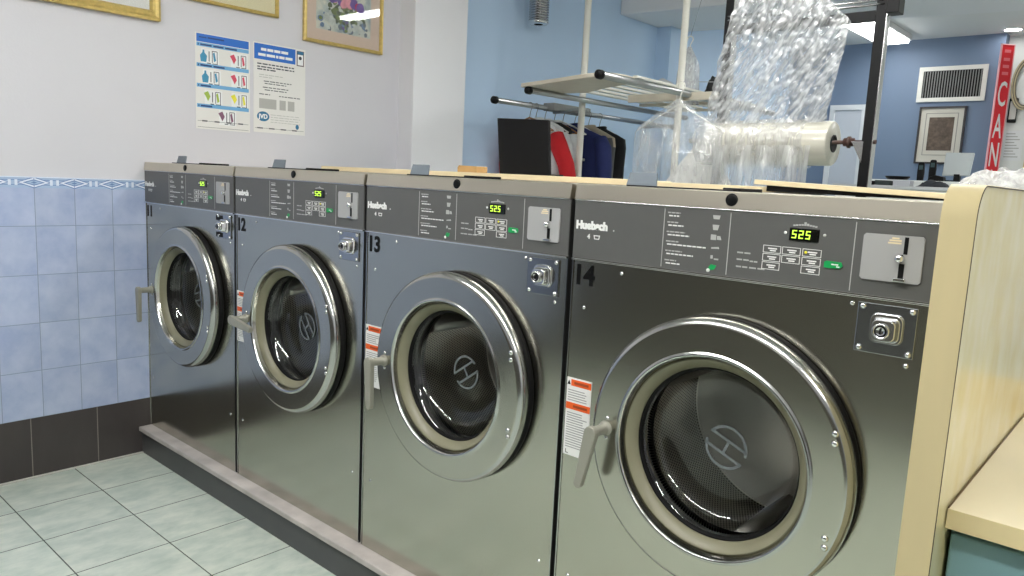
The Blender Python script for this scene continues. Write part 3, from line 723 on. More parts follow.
# ------------------------------------------------------------------ planks on the washer tops
def plank(x0, x1, y0, y1, z0, t, label, ry=0.0, nose=True):
    e = MB()
    poly = [(0, 0), (x1 - x0 - 0.01, 0), (x1 - x0 - 0.002, t * 0.25), (x1 - x0, t * 0.5), (x1 - x0 - 0.002, t * 0.75), (x1 - x0 - 0.01, t), (0, t)]
    e.prism(poly, (0, 0, 0), X, Z, -(y1 - y0))
    o = e.build('plank', MT['plank'], bevel=0.0015)
    o.location = (x0, y0, z0); o.rotation_euler = (0, ry, 0)
    return tag(o, label, 'plank')
plank(0.62, 2.26, 0.5, 0.70, 1.3380, 0.0185, 'long cream plank lying along the tops of washers 12 and 13')
plank(2.28, 2.75, 0.5, 0.70, 1.3380, 0.0145, 'short cream plank with a rounded end in front of the film roll')
plank(2.645, 3.20, 0.44, 0.70, 1.3572, 0.0125, 'cream plank tilted over the last washer with a black gap beneath', ry=math.radians(1.85))
MB().prism([(0.03, -0.0155), (0.55, -0.0015), (0.55, -0.0003), (0.03, -0.0003)], (0, 0.012, 0), X, Z, -0.22).build('dark_gap_fill', MT['rubber'], [o for o in bpy.data.objects if o.name.startswith('plank.002')][0])  # solid black strip stands in for the dark gap under the tilted plank

# ------------------------------------------------------------------ divider, worktop and teal cabinet at right
dv = empty('divider', (3.2155, -0.15, 0), 'cream laminate divider panel with tan rounded edge beside washer 14', 'divider')
W_, DY, ZT, RD = 0.046, 1.05, 1.365, 0.052
prof = [(0, 0), (0, ZT - RD)]
for q in range(1, 13):
    a = PI - q * PI / 24; prof.append((RD + RD * math.cos(a), ZT - RD + RD * math.sin(a)))
prof += [(DY, ZT), (DY, 0)]
MB().prism(prof, (0, 0, 0), Y, Z, W_).build('panel', MT['laminate'], dv)
bd = MB(); nb = len(prof) - 1
outp = []
for i in range(nb):
    a = Vector(prof[max(i - 1, 0)]); b = Vector(prof[min(i + 1, nb - 1)]); t = (b - a).normalized(); nn = Vector((-t.y, t.x)) * 0.0018
    outp.append((prof[i][0] + nn.x, prof[i][1] + nn.y))
for xa, xb in ((-0.0006, W_ + 0.0012),):
    inn = prof[:nb]
    vs = [(xx, p[0], p[1]) for xx in (xa, xb) for p in outp] + [(xx, p[0], p[1]) for xx in (xa, xb) for p in inn]
    fs = []
    for i in range(nb - 1):
        fs += [(i, i + 1, nb + i + 1, nb + i), (i, i + 1, 2 * nb + i + 1, 2 * nb + i), (nb + i, nb + i + 1, 3 * nb + i + 1, 3 * nb + i)]
    bd.add(vs, fs, 0, True)
bd.build('edge_band', MT['band'], dv, recalc=False)
MB().tube([(W_ + 0.0014, p[0] + 0.0005, p[1]) for p in prof[:nb]], 0.0011, 6).build('seam', plain('dark_seam', rgb(70, 58, 40), 0.6), dv)
wt = empty('worktop', (3.2635, -0.072, 0.802), 'cream laminate folding worktop fixed against the divider panel', 'worktop')
MB().box(0, 1.5, 0.0015, 0.85, 0, 0.034).build('top', MT['worktop'], wt, bevel=0.002)
MB().box(0, 1.5, 0, 0.0015, 0, 0.0335).build('front_edge', MT['band'], wt)
MB().tube([(0.0003, 0.004, 0.0345), (0.0003, 0.85, 0.0345)], 0.0014, 6).build('seam', plain('worktop_seam', rgb(120, 100, 70), 0.6), wt)
MB().box(0, 1.5, 0.85, 0.87, 0, 0.10).build('upstand', MT['worktop'], wt, bevel=0.004)
bc = empty('base_cabinet', (3.2655, -0.045, 0), 'teal base cabinet under the cream folding worktop', 'cabinet')
MB().box(0, 1.49, 0.018, 0.84, 0.08, 0.801).build('body', MT['teal'], bc)
for q in range(3): 
    d_ = MB().box(0.003 + q * 0.495, 0.493 + q * 0.495, 0, 0.0175, 0.09, 0.785).build('cabinet_door', MT['teal'], bc, bevel=0.003)
    MB().tube([(0.44 + q * 0.495, -0.001, 0.60), (0.44 + q * 0.495, -0.025, 0.60), (0.44 + q * 0.495, -0.025, 0.70), (0.44 + q * 0.495, -0.001, 0.70)], 0.005).build('door_pull', MT['chrome'], d_)
MB().box(0, 1.49, 0.06, 0.84, 0, 0.079).build('toe_kick', MT['kick'], bc)

# bundle on the divider and rear top
def blob(name, c, size, mats, amp, fr, seed, nx=36, ny=22, matf=None):
    mb = MB(); vs = []; fs = []
    for j in range(ny + 1):
        for i in range(nx + 1):
            u, v = i / nx * 2 - 1, j / ny * 2 - 1
            e = max(0.0, 1 - abs(u) ** 3) * max(0.0, 1 - abs(v) ** 3)
            p = Vector((u * size[0], v * size[1], 0))
            h = size[2] * e ** 0.6 * (0.75 + amp * noise.noise(Vector((u * fr + seed, v * fr, seed))) + 0.35 * amp * noise.noise(Vector((u * fr * 3 + seed, v * fr * 3, seed))))
            wob = 0.02 * noise.noise(Vector((u * 3 + seed, v * 3, 4)))
            vs.append((c[0] + p.x + wob, c[1] + p.y + wob, c[2] + max(0, h)))
            if i < nx and j < ny:
                a = j * (nx + 1) + i; fs.append((a, a + 1, a + nx + 2, a + nx + 1))
    mb.add(vs, fs, 0, True)
    n0 = len(vs); per = [i for i in range(nx + 1)] + [j * (nx + 1) + nx for j in range(1, ny + 1)] + [ny * (nx + 1) + i for i in range(nx - 1, -1, -1)] + [j * (nx + 1) for j in range(ny - 1, 0, -1)]
    mb.add([vs[i] for i in per], [tuple(range(len(per)))], 0)
    return mb.build(name, mats)
m, nt, b = new_mat('speckled_grey_cloth')
tc = N(nt, 'ShaderNodeTexCoord'); n_ = N(nt, 'ShaderNodeTexNoise'); n_.inputs['Scale'].default_value = 170; n_.inputs['Detail'].default_value = 3; L(nt, tc.outputs['Object'], n_.inputs['Vector'])
rp = N(nt, 'ShaderNodeValToRGB'); rp.color_ramp.elements[0].position = 0.44; rp.color_ramp.elements[1].position = 0.56
rp.color_ramp.elements[0].color = rgb(92, 92, 112); rp.color_ramp.elements[1].color = rgb(196, 196, 208)
L(nt, n_.outputs['Fac'], rp.inputs['Fac']); L(nt, rp.outputs['Color'], b.inputs['Base Color']); b.inputs['Roughness'].default_value = 0.8
MT['speckle'] = m
o = blob('folded_cloth', (3.39, 0.80, 1.3675), (0.19, 0.14, 0.046), MT['speckle'], 0.25, 2.0, 3.1)
tag(o, 'speckled grey cloth folded on top of the divider', 'cloth')
MT['crumple'] = film('crumpled_clear_film', (0.92, 0.93, 0.94, 1), 0.62, 0.18, 40, (1, 1, 1), 1.0, 0.25)
o = blob('crumpled_film', (3.215, 0.55, 1.3675), (0.115, 0.10, 0.052), MT['crumple'], 0.55, 2.6, 8.2)
tag(o, 'crumpled clear plastic film heaped beside the speckled cloth', 'plastic film')

# ------------------------------------------------------------------ wall pictures and posters
def frame(y0, y1, z0, z1, wd, dp, label, mats, art, mount, open_inner=False):
    e = empty('picture_frame', (0.001, (y0 + y1) / 2, z0), label, 'picture')
    hw = (y1 - y0) / 2; hh = z1 - z0
    fb = MB()
    # mitred moulding with a stepped section: (inset, height)
    sec = [(0, 0), (0, dp * 0.8), (wd * 0.25, dp), (wd * 0.5, dp * 0.75), (wd * 0.8, dp * 0.85), (wd, dp * 0.5), (wd, 0)]
    rings = [[(h_, -hw + i_, i_), (h_, hw - i_, i_), (h_, hw - i_, hh - i_), (h_, -hw + i_, hh - i_)] for i_, h_ in sec]
    vs = [p for r in rings for p in r]
    fb.add(vs, [(i * 4 + k, i * 4 + (k + 1) % 4, (i + 1) * 4 + (k + 1) % 4, (i + 1) * 4 + k) for i in range(len(sec) - 1) for k in range(4)], 0)
    fb.build('moulding', mats, e)
    MB().box(0.0, dp * 0.3, -hw + wd * 0.9, hw - wd * 0.9, wd * 0.9, hh - wd * 0.9).build('mount', mount, e)
    art(e, hw, hh, wd, dp * 0.3)
    MB().box(dp * 0.42, dp * 0.46, -hw + wd * 0.9, hw - wd * 0.9, wd * 0.9, hh - wd * 0.9).build('glazing', MT['pictureglass'], e)
    return e
def bouquet_mat():
    m, nt, b = new_mat('bouquet_watercolour')
    tc = N(nt, 'ShaderNodeTexCoord'); sp = N(nt, 'ShaderNodeSeparateXYZ'); L(nt, tc.outputs['Object'], sp.inputs[0])
    n = N(nt, 'ShaderNodeTexNoise'); n.inputs['Scale'].default_value = 16; n.inputs['Detail'].default_value = 5; L(nt, tc.outputs['Object'], n.inputs['Vector'])
    r = N(nt, 'ShaderNodeValToRGB'); cr = r.color_ramp
    cr.elements[0].position = 0.3; cr.elements[0].color = rgb(150, 160, 168)
    cr.elements[1].position = 0.7; cr.elements[1].color = rgb(214, 220, 214)
    for p, c in ((0.45, rgb(188, 200, 196)), (0.57, rgb(222, 222, 208))):
        q = cr.elements.new(p); q.color = c
    L(nt, n.outputs['Fac'], r.inputs['Fac']); L(nt, r.outputs['Color'], b.inputs['Base Color']); b.inputs['Roughness'].default_value = 0.6
    return m
ART = [plain('art_' + n_, c, 0.6, var=0.2, scale=30) for n_, c in (('pink', rgb(214, 150, 160)), ('rose', rgb(190, 60, 90)), ('green', rgb(120, 134, 84)), ('dark_green', rgb(84, 96, 70)), ('violet', rgb(110, 90, 150)), ('white', rgb(236, 226, 222)), ('blue', rgb(110, 136, 170)), ('slate', rgb(104, 116, 128)), ('pale', rgb(206, 212, 206)))]
def art_bouquet(e, hw, hh, wd, x):
    y0, y1, z0, z1 = -hw + 0.076, hw - 0.080, 0.074, hh - 0.075
    rr = random.Random(11); fl = MB().box(x * 0.9, x + 0.001, y0, y1, z0, z1, len(ART)); yc, zc_ = (y0 + y1) / 2, z0 + 0.23
    def petal(cy, cz_, r_, mi, h_):
        pts = [(cy + r_ * (0.75 + 0.35 * rr.random()) * math.cos(a), cz_ + r_ * (0.75 + 0.35 * rr.random()) * math.sin(a)) for a in [2 * PI * q / 9 for q in range(9)]]
        fl.add([(x + h_, min(y1, max(y0, p[0])), min(z1, max(z0, p[1]))) for p in pts], [tuple(range(9))], mi)
    for q in range(70): petal(yc + rr.uniform(-0.15, 0.15), z0 + rr.uniform(0.01, 0.09), rr.uniform(0.006, 0.02), rr.choice([6, 7, 8, 8]), 0.0012 + q * 1e-5)
    for q in range(90): petal(yc + rr.gauss(0, 0.06), z0 + rr.uniform(0.05, 0.17), rr.uniform(0.008, 0.018), rr.choice([2, 3, 2, 3, 8]), 0.002 + q * 1e-5)
    for q in range(40): petal(yc + rr.uniform(-0.022, 0.03), z0 + rr.uniform(0.01, 0.10), rr.uniform(0.005, 0.012), rr.choice([3, 6, 4, 2, 7]), 0.003 + q * 1e-5)
    for q in range(80): petal(yc + rr.gauss(0, 0.085), z0 + rr.uniform(0.145, 0.36), rr.uniform(0.014, 0.030), rr.choice([0, 1, 4, 5, 0, 0, 1]), 0.0034 + q * 1e-5)
    o = fl.build('painting', ART + [bouquet_mat()], e, recalc=False)
    for (a, b_) in (((0.001, y0 - 0.003), 0),): pass
def art_plain(e, hw, hh, wd, x):
    line = MB(); a = 0.037 if hw > 0.3 else 0.10
    for (p, q, r, s_) in ((-hw + wd + a, hw - wd - a, wd + a, wd + a + 0.004), (-hw + wd + a, hw - wd - a, hh - wd - a - 0.004, hh - wd - a), (-hw + wd + a, -hw + wd + a + 0.004, wd + a, hh - wd - a), (hw - wd - a - 0.004, hw - wd - a, wd + a, hh - wd - a)):
        line.box(x, x + 0.001, p, q, r, s_)
    line.build('mount_line', MT['dark_ink'], e)
    MB().box(x, x + 0.0006, -hw + wd + a + 0.004, hw - wd - a - 0.004, wd + a + 0.004, hh - wd - a - 0.004).build('print', MT['paper'], e)
frame(-0.62, 0.072, 1.949, 2.47, 0.042, 0.03, 'gilt frame with cream print, cut off at the top left corner', [MT['gold']], art_plain, MT['paper'])
frame(0.14, 0.655, 2.07, 2.50, 0.016, 0.022, 'thin gold frame at the top, between the corner frame and the bouquet', [MT['gold']], art_plain, MT['mat_beige'])
frame(0.800, 1.303, 1.989, 2.62, 0.018, 0.022, 'gold framed flower bouquet painting with pink mount', [MT['gold']], art_bouquet, MT['mat_pink'])

def poster(y0, y1, z0, z1, label):
    e = empty('poster', (0.0, y0, z0), label, 'poster'); return e, y1 - y0, z1 - z0
e, W_, H_ = poster(0.236, 0.508, 1.503, 1.937, 'left wall poster with blue header and coloured pictogram rows')
MB().box(0, 0.0015, 0, W_, 0, H_).build('sheet', MT['cream_paper'], e)
p = MB(); x_ = 0.0008
def bar(p, y0, y1, z0, z1, mi, lift=0.0018): p.box(x_, lift, y0, y1, z0, z1, mi)
bar(p, 0.006, W_ - 0.006, H_ - 0.040, H_ - 0.004, 0)
bar(p, 0.018, 0.055, H_ - 0.022, H_ - 0.017, 5, 0.0021); bar(p, 0.060, 0.14, H_ - 0.022, H_ - 0.015, 5, 0.0021)
for zz in (H_ - 0.060, H_ - 0.152, H_ - 0.244, H_ - 0.336):
    bar(p, 0.006, W_ - 0.006, zz, zz + 0.017, 1)
for zz, ws in ((H_ - 0.056, (0.055, 0.05, 0.06)), (H_ - 0.148, (0.055, 0.055)), (H_ - 0.240, (0.05,)), (H_ - 0.332, (0.055,))):
    yy = 0.012
    bar(p, yy, yy + 0.005, zz, zz + 0.008, 5, 0.0021); yy += 0.012
    for q in ws: bar(p, yy, yy + q, zz, zz + 0.0075, 5, 0.0021); yy += q + 0.008
bar(p, 0.008, W_ - 0.008, 0.036, 0.0375, 4); bar(p, 0.008, W_ - 0.008, 0.008, 0.0095, 4)
for q in range(4): bar(p, 0.03 + q * 0.06, 0.055 + q * 0.06, 0.034, 0.040, 4, 0.0021)
def icon(p, y, z, mi, jug):
    bar(p, y - 0.012, y + 0.075, z - 0.034, z + 0.036, 3, 0.0017)
    if jug: p.add([(0.002, y + a, z + b) for a, b in ((-0.014, -0.024), (0.012, -0.024), (0.016, 0.004), (0.004, 0.018), (0.003, 0.030), (-0.005, 0.030), (-0.006, 0.018), (-0.018, 0.004))], [tuple(range(8))], mi)
    else: p.add([(0.002, y + a, z + b) for a, b in ((-0.016, 0.020), (0.004, 0.030), (0.016, 0.006), (0.004, -0.016), (-0.004, 0.0))], [tuple(range(5))], mi)
    for a, b, c, d in ((0.024, 0.028, -0.02, 0.026), (0.016, 0.034, -0.030, -0.026), (0.040, 0.043, -0.024, 0.030), (0.040, 0.066, 0.027, 0.030), (0.064, 0.067, -0.028, 0.028), (0.042, 0.068, -0.030, -0.027)):
        bar(p, y + a, y + c * 0 + b, z + c, z + d, 4, 0.0020)
    p.add([(0.0021, y + a, z + b) for a, b in ((0.044, 0.018), (0.052, 0.026), (0.060, -0.012), (0.050, -0.020))], [(0, 1, 2, 3)], mi)
for (yy, zz, mi, jug) in ((0.040, H_ - 0.104, 6, True), (0.185, H_ - 0.104, 7, False), (0.048, H_ - 0.197, 6, True), (0.188, H_ - 0.197, 7, False), (0.055, H_ - 0.289, 8, False), (0.188, H_ - 0.289, 9, False), (0.125, 0.058, 10, False)):
    icon(p, yy, zz, mi, jug)
p.build('print', [MT['hdr_blue'], MT['strip_blue'], MT['paper'], MT['paper'], MT['dark_ink'], plain('poster_navy_print', rgb(24, 60, 120), 0.5), MT['icon_blue'], MT['icon_pink'], MT['icon_green'], MT['icon_yellow'], MT['icon_plum']], e, recalc=False)
e, W_, H_ = poster(0.527, 0.818, 1.510, 1.942, 'right wall poster with blue title block and round blue logo')
MB().box(0, 0.0015, 0, W_, 0, H_).build('sheet', MT['cream_paper'], e)
p = MB(); rr = random.Random(5)
def words(p, y, y1, z, h_, mi, lo=0.010, hi=0.03):
    while y < y1 - 0.006:
        l_ = min(rr.uniform(lo, hi), y1 - y); bar(p, y, y + l_, z, z + h_, mi, 0.0021); y += l_ + 0.005
bar(p, 0.004, 0.232, H_ - 0.080, H_ - 0.006, 0)
words(p, 0.040, 0.19, H_ - 0.038, 0.013, 2, 0.012, 0.04); words(p, 0.025, 0.215, H_ - 0.064, 0.013, 2, 0.012, 0.05)
bar(p, 0.240, 0.282, H_ - 0.085, H_ - 0.010, 3); bar(p, 0.243, 0.279, H_ - 0.026, H_ - 0.012, 6, 0.0021); bar(p, 0.245, 0.277, H_ - 0.080, H_ - 0.028, 2, 0.0020)
p.lathe([(0, 0.0006), (0.009, 0.0006)], c=(0.0018, 0.260, H_ - 0.045), axis='x', seg=16, mat=4)
for zz, y0, y1, h_, mi in ((0.104, 0.02, 0.225, 0.006, 4), (0.118, 0.02, 0.235, 0.006, 4), (0.130, 0.02, 0.12, 0.006, 4), (0.154, 0.03, 0.16, 0.003, 5), (0.165, 0.03, 0.10, 0.003, 5), (0.184, 0.055, 0.21, 0.004, 4), (0.195, 0.06, 0.18, 0.004, 4), (0.214, 0.05, 0.20, 0.004, 4), (0.226, 0.06, 0.19, 0.004, 4), (0.248, 0.03, 0.09, 0.004, 4), (0.250, 0.14, 0.26, 0.004, 4)):
    words(p, y0, y1, H_ - zz, h_, mi)
for (y0, y1) in ((0.03, 0.125), (0.143, 0.178), (0.190, 0.228)): bar(p, y0, y1, 0.117, 0.165, 5)
for zz, y1 in ((0.088, 0.255), (0.076, 0.262), (0.064, 0.255), (0.052, 0.262)): words(p, 0.093, y1, zz, 0.0025, 5)
bar(p, 0.008, W_ - 0.008, 0.020, 0.0215, 4)
for q in range(4): bar(p, 0.02 + q * 0.065, 0.05 + q * 0.065, 0.018, 0.0235, 4, 0.0021)
p.add([(0.002, 0.052 + 0.034 * math.cos(a), 0.078 + 0.024 * math.sin(a)) for a in [2 * PI * q / 24 for q in range(24)]], [tuple(range(24))], 6)
p.text('JVD', 0.030, (0.0022, 0.052, 0.068), Y, Z, 2, off=0.0012, align='CENTER')
p.add([(0.002, 0.245 + 0.010 * math.cos(a), 0.040 + 0.013 * math.sin(a)) for a in [2 * PI * q / 16 for q in range(16)]], [tuple(range(16))], 6)
p.build('print', [MT['hdr_blue'], MT['strip_blue'], MT['paper'], plain('label_edge_dark', rgb(90, 70, 80), 0.5), MT['dark_ink'], MT['mid_ink'], plain('logo_blue', rgb(44, 112, 150), 0.5)], e, recalc=False)

# ------------------------------------------------------------------ garment rack
rk = empty('garment_rack', (0.6, 2.4, 0), 'white and steel garment rack with a slatted top shelf', 'rack')
def loc(e, p): return tuple(Vector(p) - Vector(e.location))
def rp_(pts): return [loc(rk, p) for p in pts]
for (px, py, r_) in ((0.558, 2.462, 0.021), (1.288, 2.385, 0.020)):
    MB().tube(rp_([(px, py, 0.0), (px, py, CE)]), r_, 14).build('pole', MT['rack'], rk)
for (px, z_, y0, y1) in ((0.30, 1.802, 1.926, 4.05), (0.60, 1.842, 1.886, 3.70), (1.33, 1.848, 1.55, 3.55)):
    rl = MB().tube(rp_([(px, y0, z_), (px, y1, z_ + 0.006)]), 0.0185 if px > 1 else 0.0165, 14).build('rail', MT['rail'], rk)
    c_ = MB().lathe([(0, -0.018), (0.015, -0.016), (0.022, -0.008), (0.023, 0.018), (0.0165, 0.024)], c=loc(rk, (px, y0, z_)), seg=20).build('end_cap', MT['black'], rl)
for (py, xa, xb, z_) in ((2.50, 0.30, 0.58, 1.782), (3.60, 0.30, 0.60, 1.775)):
    MB().tube(rp_([(xa, py, z_), (xb, py, z_ + 0.01)]), 0.011, 10).build('cross_arm', MT['rail'], rk)
# slatted shelf resting over the middle and right rails
fbm = MB()
rim = [(0.545, 1.885), (0.90, 1.785), (1.14, 1.705), (1.22, 1.700), (1.28, 1.74), (1.30, 1.82), (1.29, 1.92), (1.20, 2.00), (0.98, 2.10), (0.76, 2.24), (0.50, 2.22)]
fbm.prism(rim, loc(rk, (0, 0, 1.861)), X, Y, 0.022)
fbm.build('shelf_rim', MT['rack_cream'], rk, bevel=0.004)
for q in range(7):
    xs = 0.64 + q * 0.105
    MB().box(xs - 0.6 - 0.016, xs - 0.6 + 0.016, 1.95 - 2.4, 3.45 - 2.4, 1.8835, 1.8975).build('slat', MT['rack'], rk, bevel=0.003)
for yb in (3.05, 3.42):
    MB().box(0.0, 0.72, yb - 2.4, yb + 0.04 - 2.4, 1.868, 1.883).build('shelf_bearer', MT['rack_cream'], rk)
MB().box(0.33, 0.95, 2.41 - 2.4, 2.43 - 2.4, 1.818, 1.862).build('flat_arm', MT['rack_cream'], rk, bevel=0.003)
MB().box(-0.265 - 0.06, -0.265 + 0.03, 0.02, 0.42, 1.786, 1.835).build('clip_strip', MT['clip'], rk, bevel=0.004)
for q in range(8): pass

hang_w = plain('white_hanger', rgb(230, 230, 226), 0.4); hang_b = plain('wood_hanger', rgb(150, 106, 66), 0.45); wire_m = plain('hanger_wire', rgb(150, 150, 150), 0.35, metal=0.8)
def hanger(x, y, z, m, label, r_=0.005, wide=0.20):
    e = empty('clothes_hanger', (x, y, z), label, 'hanger', 'hangers on the lower rail')
    hk = [(0.021 * math.cos(a), 0, 0.0 + 0.021 * math.sin(a)) for a in [math.radians(200 - q * 22) for q in range(12)]]
    MB().tube(hk + [(0.006, 0, -0.04), (0, 0, -0.075)], 0.0022, 8).build('hook', wire_m, e)
    MB().tube([(-wide, 0, -0.155), (-wide * 0.5, 0, -0.105), (0, 0, -0.074), (wide * 0.5, 0, -0.105), (wide, 0, -0.155)], [r_ * 0.8, r_, r_ * 1.2, r_, r_ * 0.8], 8).build('arm', m, e)
    MB().tube([(-wide, 0, -0.155), (0, 0, -0.16), (wide, 0, -0.155)], r_ * 0.7, 8).build('lower_bar', m, e)
    return e
def garment(x, y, z, mats, label, length=0.75, w=0.22, sleeve=True, name='shirt', cat='garment', dep=0.045, tilt=0.0, panel=None, stripe=None):
    e = empty(name, (x, y, z), label, cat, None)
    lv = [(-0.083, 0.052, 0.030), (-0.098, 0.085, 0.036), (-0.125, 0.15, 0.040), (-0.16, w * 0.95, dep), (-0.22, w, dep), (-0.34, w * 0.97, dep * 1.1), (-0.52, w * 0.95, dep * 1.15), (-length, w * 0.99, dep * 1.2)]
    n = 28; vs = []
    for i, (zz, a, b_) in enumerate(lv):
        for k in range(n):
            an = 2 * PI * k / n
            fold = 1 + (0.14 * math.sin(5 * an + i) if i > 3 else 0)
            cs, sn = math.cos(an), math.sin(an)
            vs.append((a * math.copysign(abs(cs) ** 0.8, cs), b_ * fold * math.copysign(abs(sn) ** 0.8, sn), zz))
    mb = MB().add(vs, [(i * n + k, i * n + (k + 1) % n, (i + 1) * n + (k + 1) % n, (i + 1) * n + k) for i in range(len(lv) - 1) for k in range(n)], 0, True)
    mb.add(vs[-n:], [tuple(range(n))], 0)
    mb.build('body', mats[0], e)
    col = [(0.052 * math.cos(2 * PI * k / 16), 0.032 * math.sin(2 * PI * k / 16), -0.083 + 0.006 * math.cos(2 * PI * k / 16)) for k in range(16)]
    MB().tube(col, 0.009, 8, closed=True).build('collar', mats[-1], e)
    if sleeve:
        for sgn in (-1, 1):
            MB().tube([(sgn * w * 0.86, 0, -0.175), (sgn * w * 1.0, -0.008, -0.24), (sgn * w * 1.08 + max(0, sgn) * tilt * 0.45, -0.012, -0.36), (sgn * w * 1.12 + max(0, sgn) * tilt - max(0, -sgn) * tilt * -0.3, -0.016, -0.62)], [0.045, 0.056, 0.052, 0.044], 14).build('sleeve', mats[1 % len(mats)], e)
    if panel:
        MB().tube([(0.135, -dep * 0.9, -0.165), (0.155, -dep * 1.5, -0.22), (0.19, -dep * 1.7, -0.32), (0.235, -dep * 1.7, -0.46), (0.27, -dep * 1.7, -0.62)], [0.030, 0.040, 0.045, 0.048, 0.046], 14).build('front_panel', panel, e)
    return e
cl = lambda n_, c: plain('cloth_' + n_, c, 0.85, var=0.05, scale=30, bump=0.15, bscale=120)
C_white, C_red, C_navy, C_khaki, C_black, C_brown, C_grey = cl('white', rgb(222, 224, 226)), cl('red', rgb(206, 34, 42)), cl('navy', rgb(30, 40, 92)), cl('khaki', rgb(178, 166, 144)), cl('black', rgb(26, 26, 28)), cl('brown', rgb(96, 74, 56)), cl('grey', rgb(92, 92, 92))
BR = 0.0165
def on_rail(y): return (0.30, y, 1.802 + 0.002 * (y - 1.926) / 0.7 + BR - 0.0205 + 0.0022)
hy = [(2.26, hang_b, 'brown wooden hanger nearest the open end of the lower rail'),
      (2.32, hang_w, 'white hanger carrying the white jacket with red sleeves'),
      (2.41, hang_w, 'white hanger carrying the plain white shirt'),
      (2.51, hang_b, 'wooden hanger behind the red and white jacket'),
      (2.60, hang_w, 'white hanger in front of the navy jacket'),
      (2.73, hang_w, 'white hanger carrying the navy jacket'),
      (2.89, hang_w, 'white hanger carrying the khaki and grey vest'),
      (3.02, hang_w, 'white hanger carrying the black vest')]
for y, m_, lab in hy:
    x, yy, z = on_rail(y); hanger(x, yy, z, m_, lab)
x, yy, z = on_rail(2.41); garment(x, yy, z, [C_white], 'plain white shirt on the lower rail behind the red and white jacket', 0.9, 0.175, dep=0.030)
x, yy, z = on_rail(2.32); garment(x, yy, z, [C_white, C_red, C_white], 'white jacket with red sleeves on the lower rail', 0.85, 0.205, name='jacket', tilt=0.12, dep=0.036)
x, yy, z = on_rail(2.51); garment(x, yy, z, [C_black, C_white], 'dark shirt with white sleeves on a wooden hanger', 0.8, 0.165, dep=0.030)
x, yy, z = on_rail(2.73); g = garment(x, yy, z, [C_navy, C_navy], 'navy blue jacket with small white chest lettering', 0.95, 0.255, name='jacket', dep=0.055)
lt = MB().text('SCOTT', 0.030, (0.045, -0.073, -0.335), X, Z, 0, off=0.0008) if False else MB()
for q, l_ in enumerate((0.012, 0.016, 0.014, 0.010, 0.016, 0.022, 0.014)):
    lt.box(0.03 + q * 0.019, 0.03 + q * 0.019 + l_ * 0.8, -0.075, -0.068, -0.318 - q * 0.001, -0.308 - q * 0.001 + (0.006 if q in (4, 5, 6) else 0))
lt.build('chest_print', MT['ink'], g)
x, yy, z = on_rail(2.89); garment(x, yy, z, [C_grey, C_khaki], 'grey vest with khaki shoulders next to the navy jacket', 0.9, 0.235, sleeve=False, name='vest')
for o in [o for o in bpy.data.objects if o.get('label') == 'grey vest with khaki shoulders next to the navy jacket']:
    yk = MB(); lv = [(-0.080, 0.056, 0.034), (-0.096, 0.09, 0.040), (-0.123, 0.155, 0.044), (-0.158, 0.228, 0.050), (-0.22, 0.239, 0.051)]; n = 24
    vs = [(a * math.cos(2 * PI * k / n), b_ * math.sin(2 * PI * k / n), zz) for zz, a, b_ in lv for k in range(n)]
    yk.add(vs, [(i * n + k, i * n + (k + 1) % n, (i + 1) * n + (k + 1) % n, (i + 1) * n + k) for i in range(4) for k in range(n)], 0, True).build('shoulder_yoke', C_khaki, o)
x, yy, z = on_rail(3.02); garment(x, yy, z, [C_black], 'black vest last in the row on the lower rail', 0.9, 0.235, sleeve=False, name='vest')

# ------------------------------------------------------------------ black panel and block on the plank
e = empty('display_panel', (1.455, 0.60, 1.3565), 'black flat panel leaning upright on the long cream plank', 'panel')
PT = lambda a: a
MB().prism([(0.142, 0.0), (0.378, -0.0005), (0.345, 0.192), (0.099, 0.203)], (0, 0, 0), X, (0, 0.10, 1), -0.012).build('back_shell', MT['black'], e, bevel=0.003)
MB().box(0.15, 0.37, 0.012, 0.09, 0.0, 0.006).build('foot', MT['black'], e, bevel=0.002)
o = MB().prism([(0, 0), (0.105, 0), (0.105, 0.024), (0.006, 0.026), (0, 0.018)], (1.355, 0.62, 1.3566), X, Z, -0.06).build('wood_block', plain('tan_wood', rgb(186, 148, 96), 0.55, var=0.12, scale=25, stretch=(0.3, 2, 2)), bevel=0.002)
tag(o, 'small tan wood block left of the black panel', 'wood block')

# ------------------------------------------------------------------ film roll stand
fs_ = empty('film_roll_stand', (2.1, 1.82, 0), 'black steel stand holding the big roll of clear film', 'stand')
def fl_(p): return loc(fs_, p)
for px in (1.845, 2.490):
    MB().box(px - 2.1 - 0.020, px - 2.1 + 0.020, -0.022, 0.022, 0.03, 2.34).build('post', MT['blackframe'], fs_, bevel=0.003)
    MB().box(px - 2.1 + 0.0202, px - 2.1 + 0.0235, -0.022, 0.022, 0.03, 2.34).build('post_edge', MT['silver'], fs_)
    MB().box(px - 2.1 - 0.03, px - 2.1 + 0.03, -0.28, 0.28, 0.0, 0.03).build('foot', MT['blackframe'], fs_, bevel=0.004)
for (dy, z0, z1) in ((0.0, 2.028, 2.068), (0.0, 2.33, 2.37)):
    MB().box(1.845 - 2.1 + 0.02, 2.49 - 2.1 - 0.02, dy - 0.015, dy + 0.015, z0, z1).build('cross_beam', MT['blackframe'], fs_, bevel=0.002)
for z_ in (2.088, 2.104):
    MB().tube([fl_((1.84, 1.80, z_)), fl_((2.50, 1.80, z_))], 0.005, 10).build('guide_rod', MT['silver'], fs_)
MB().box(2.515 - 2.1, 2.562 - 2.1, -0.05, 0.02, 2.045, 2.125).build('end_bracket', MT['blackframe'], fs_, bevel=0.003)
MB().tube([fl_((1.80, 1.82, 1.545)), fl_((2.52, 1.82, 1.556))], 0.0085, 12).build('axle', MT['rust'], fs_)
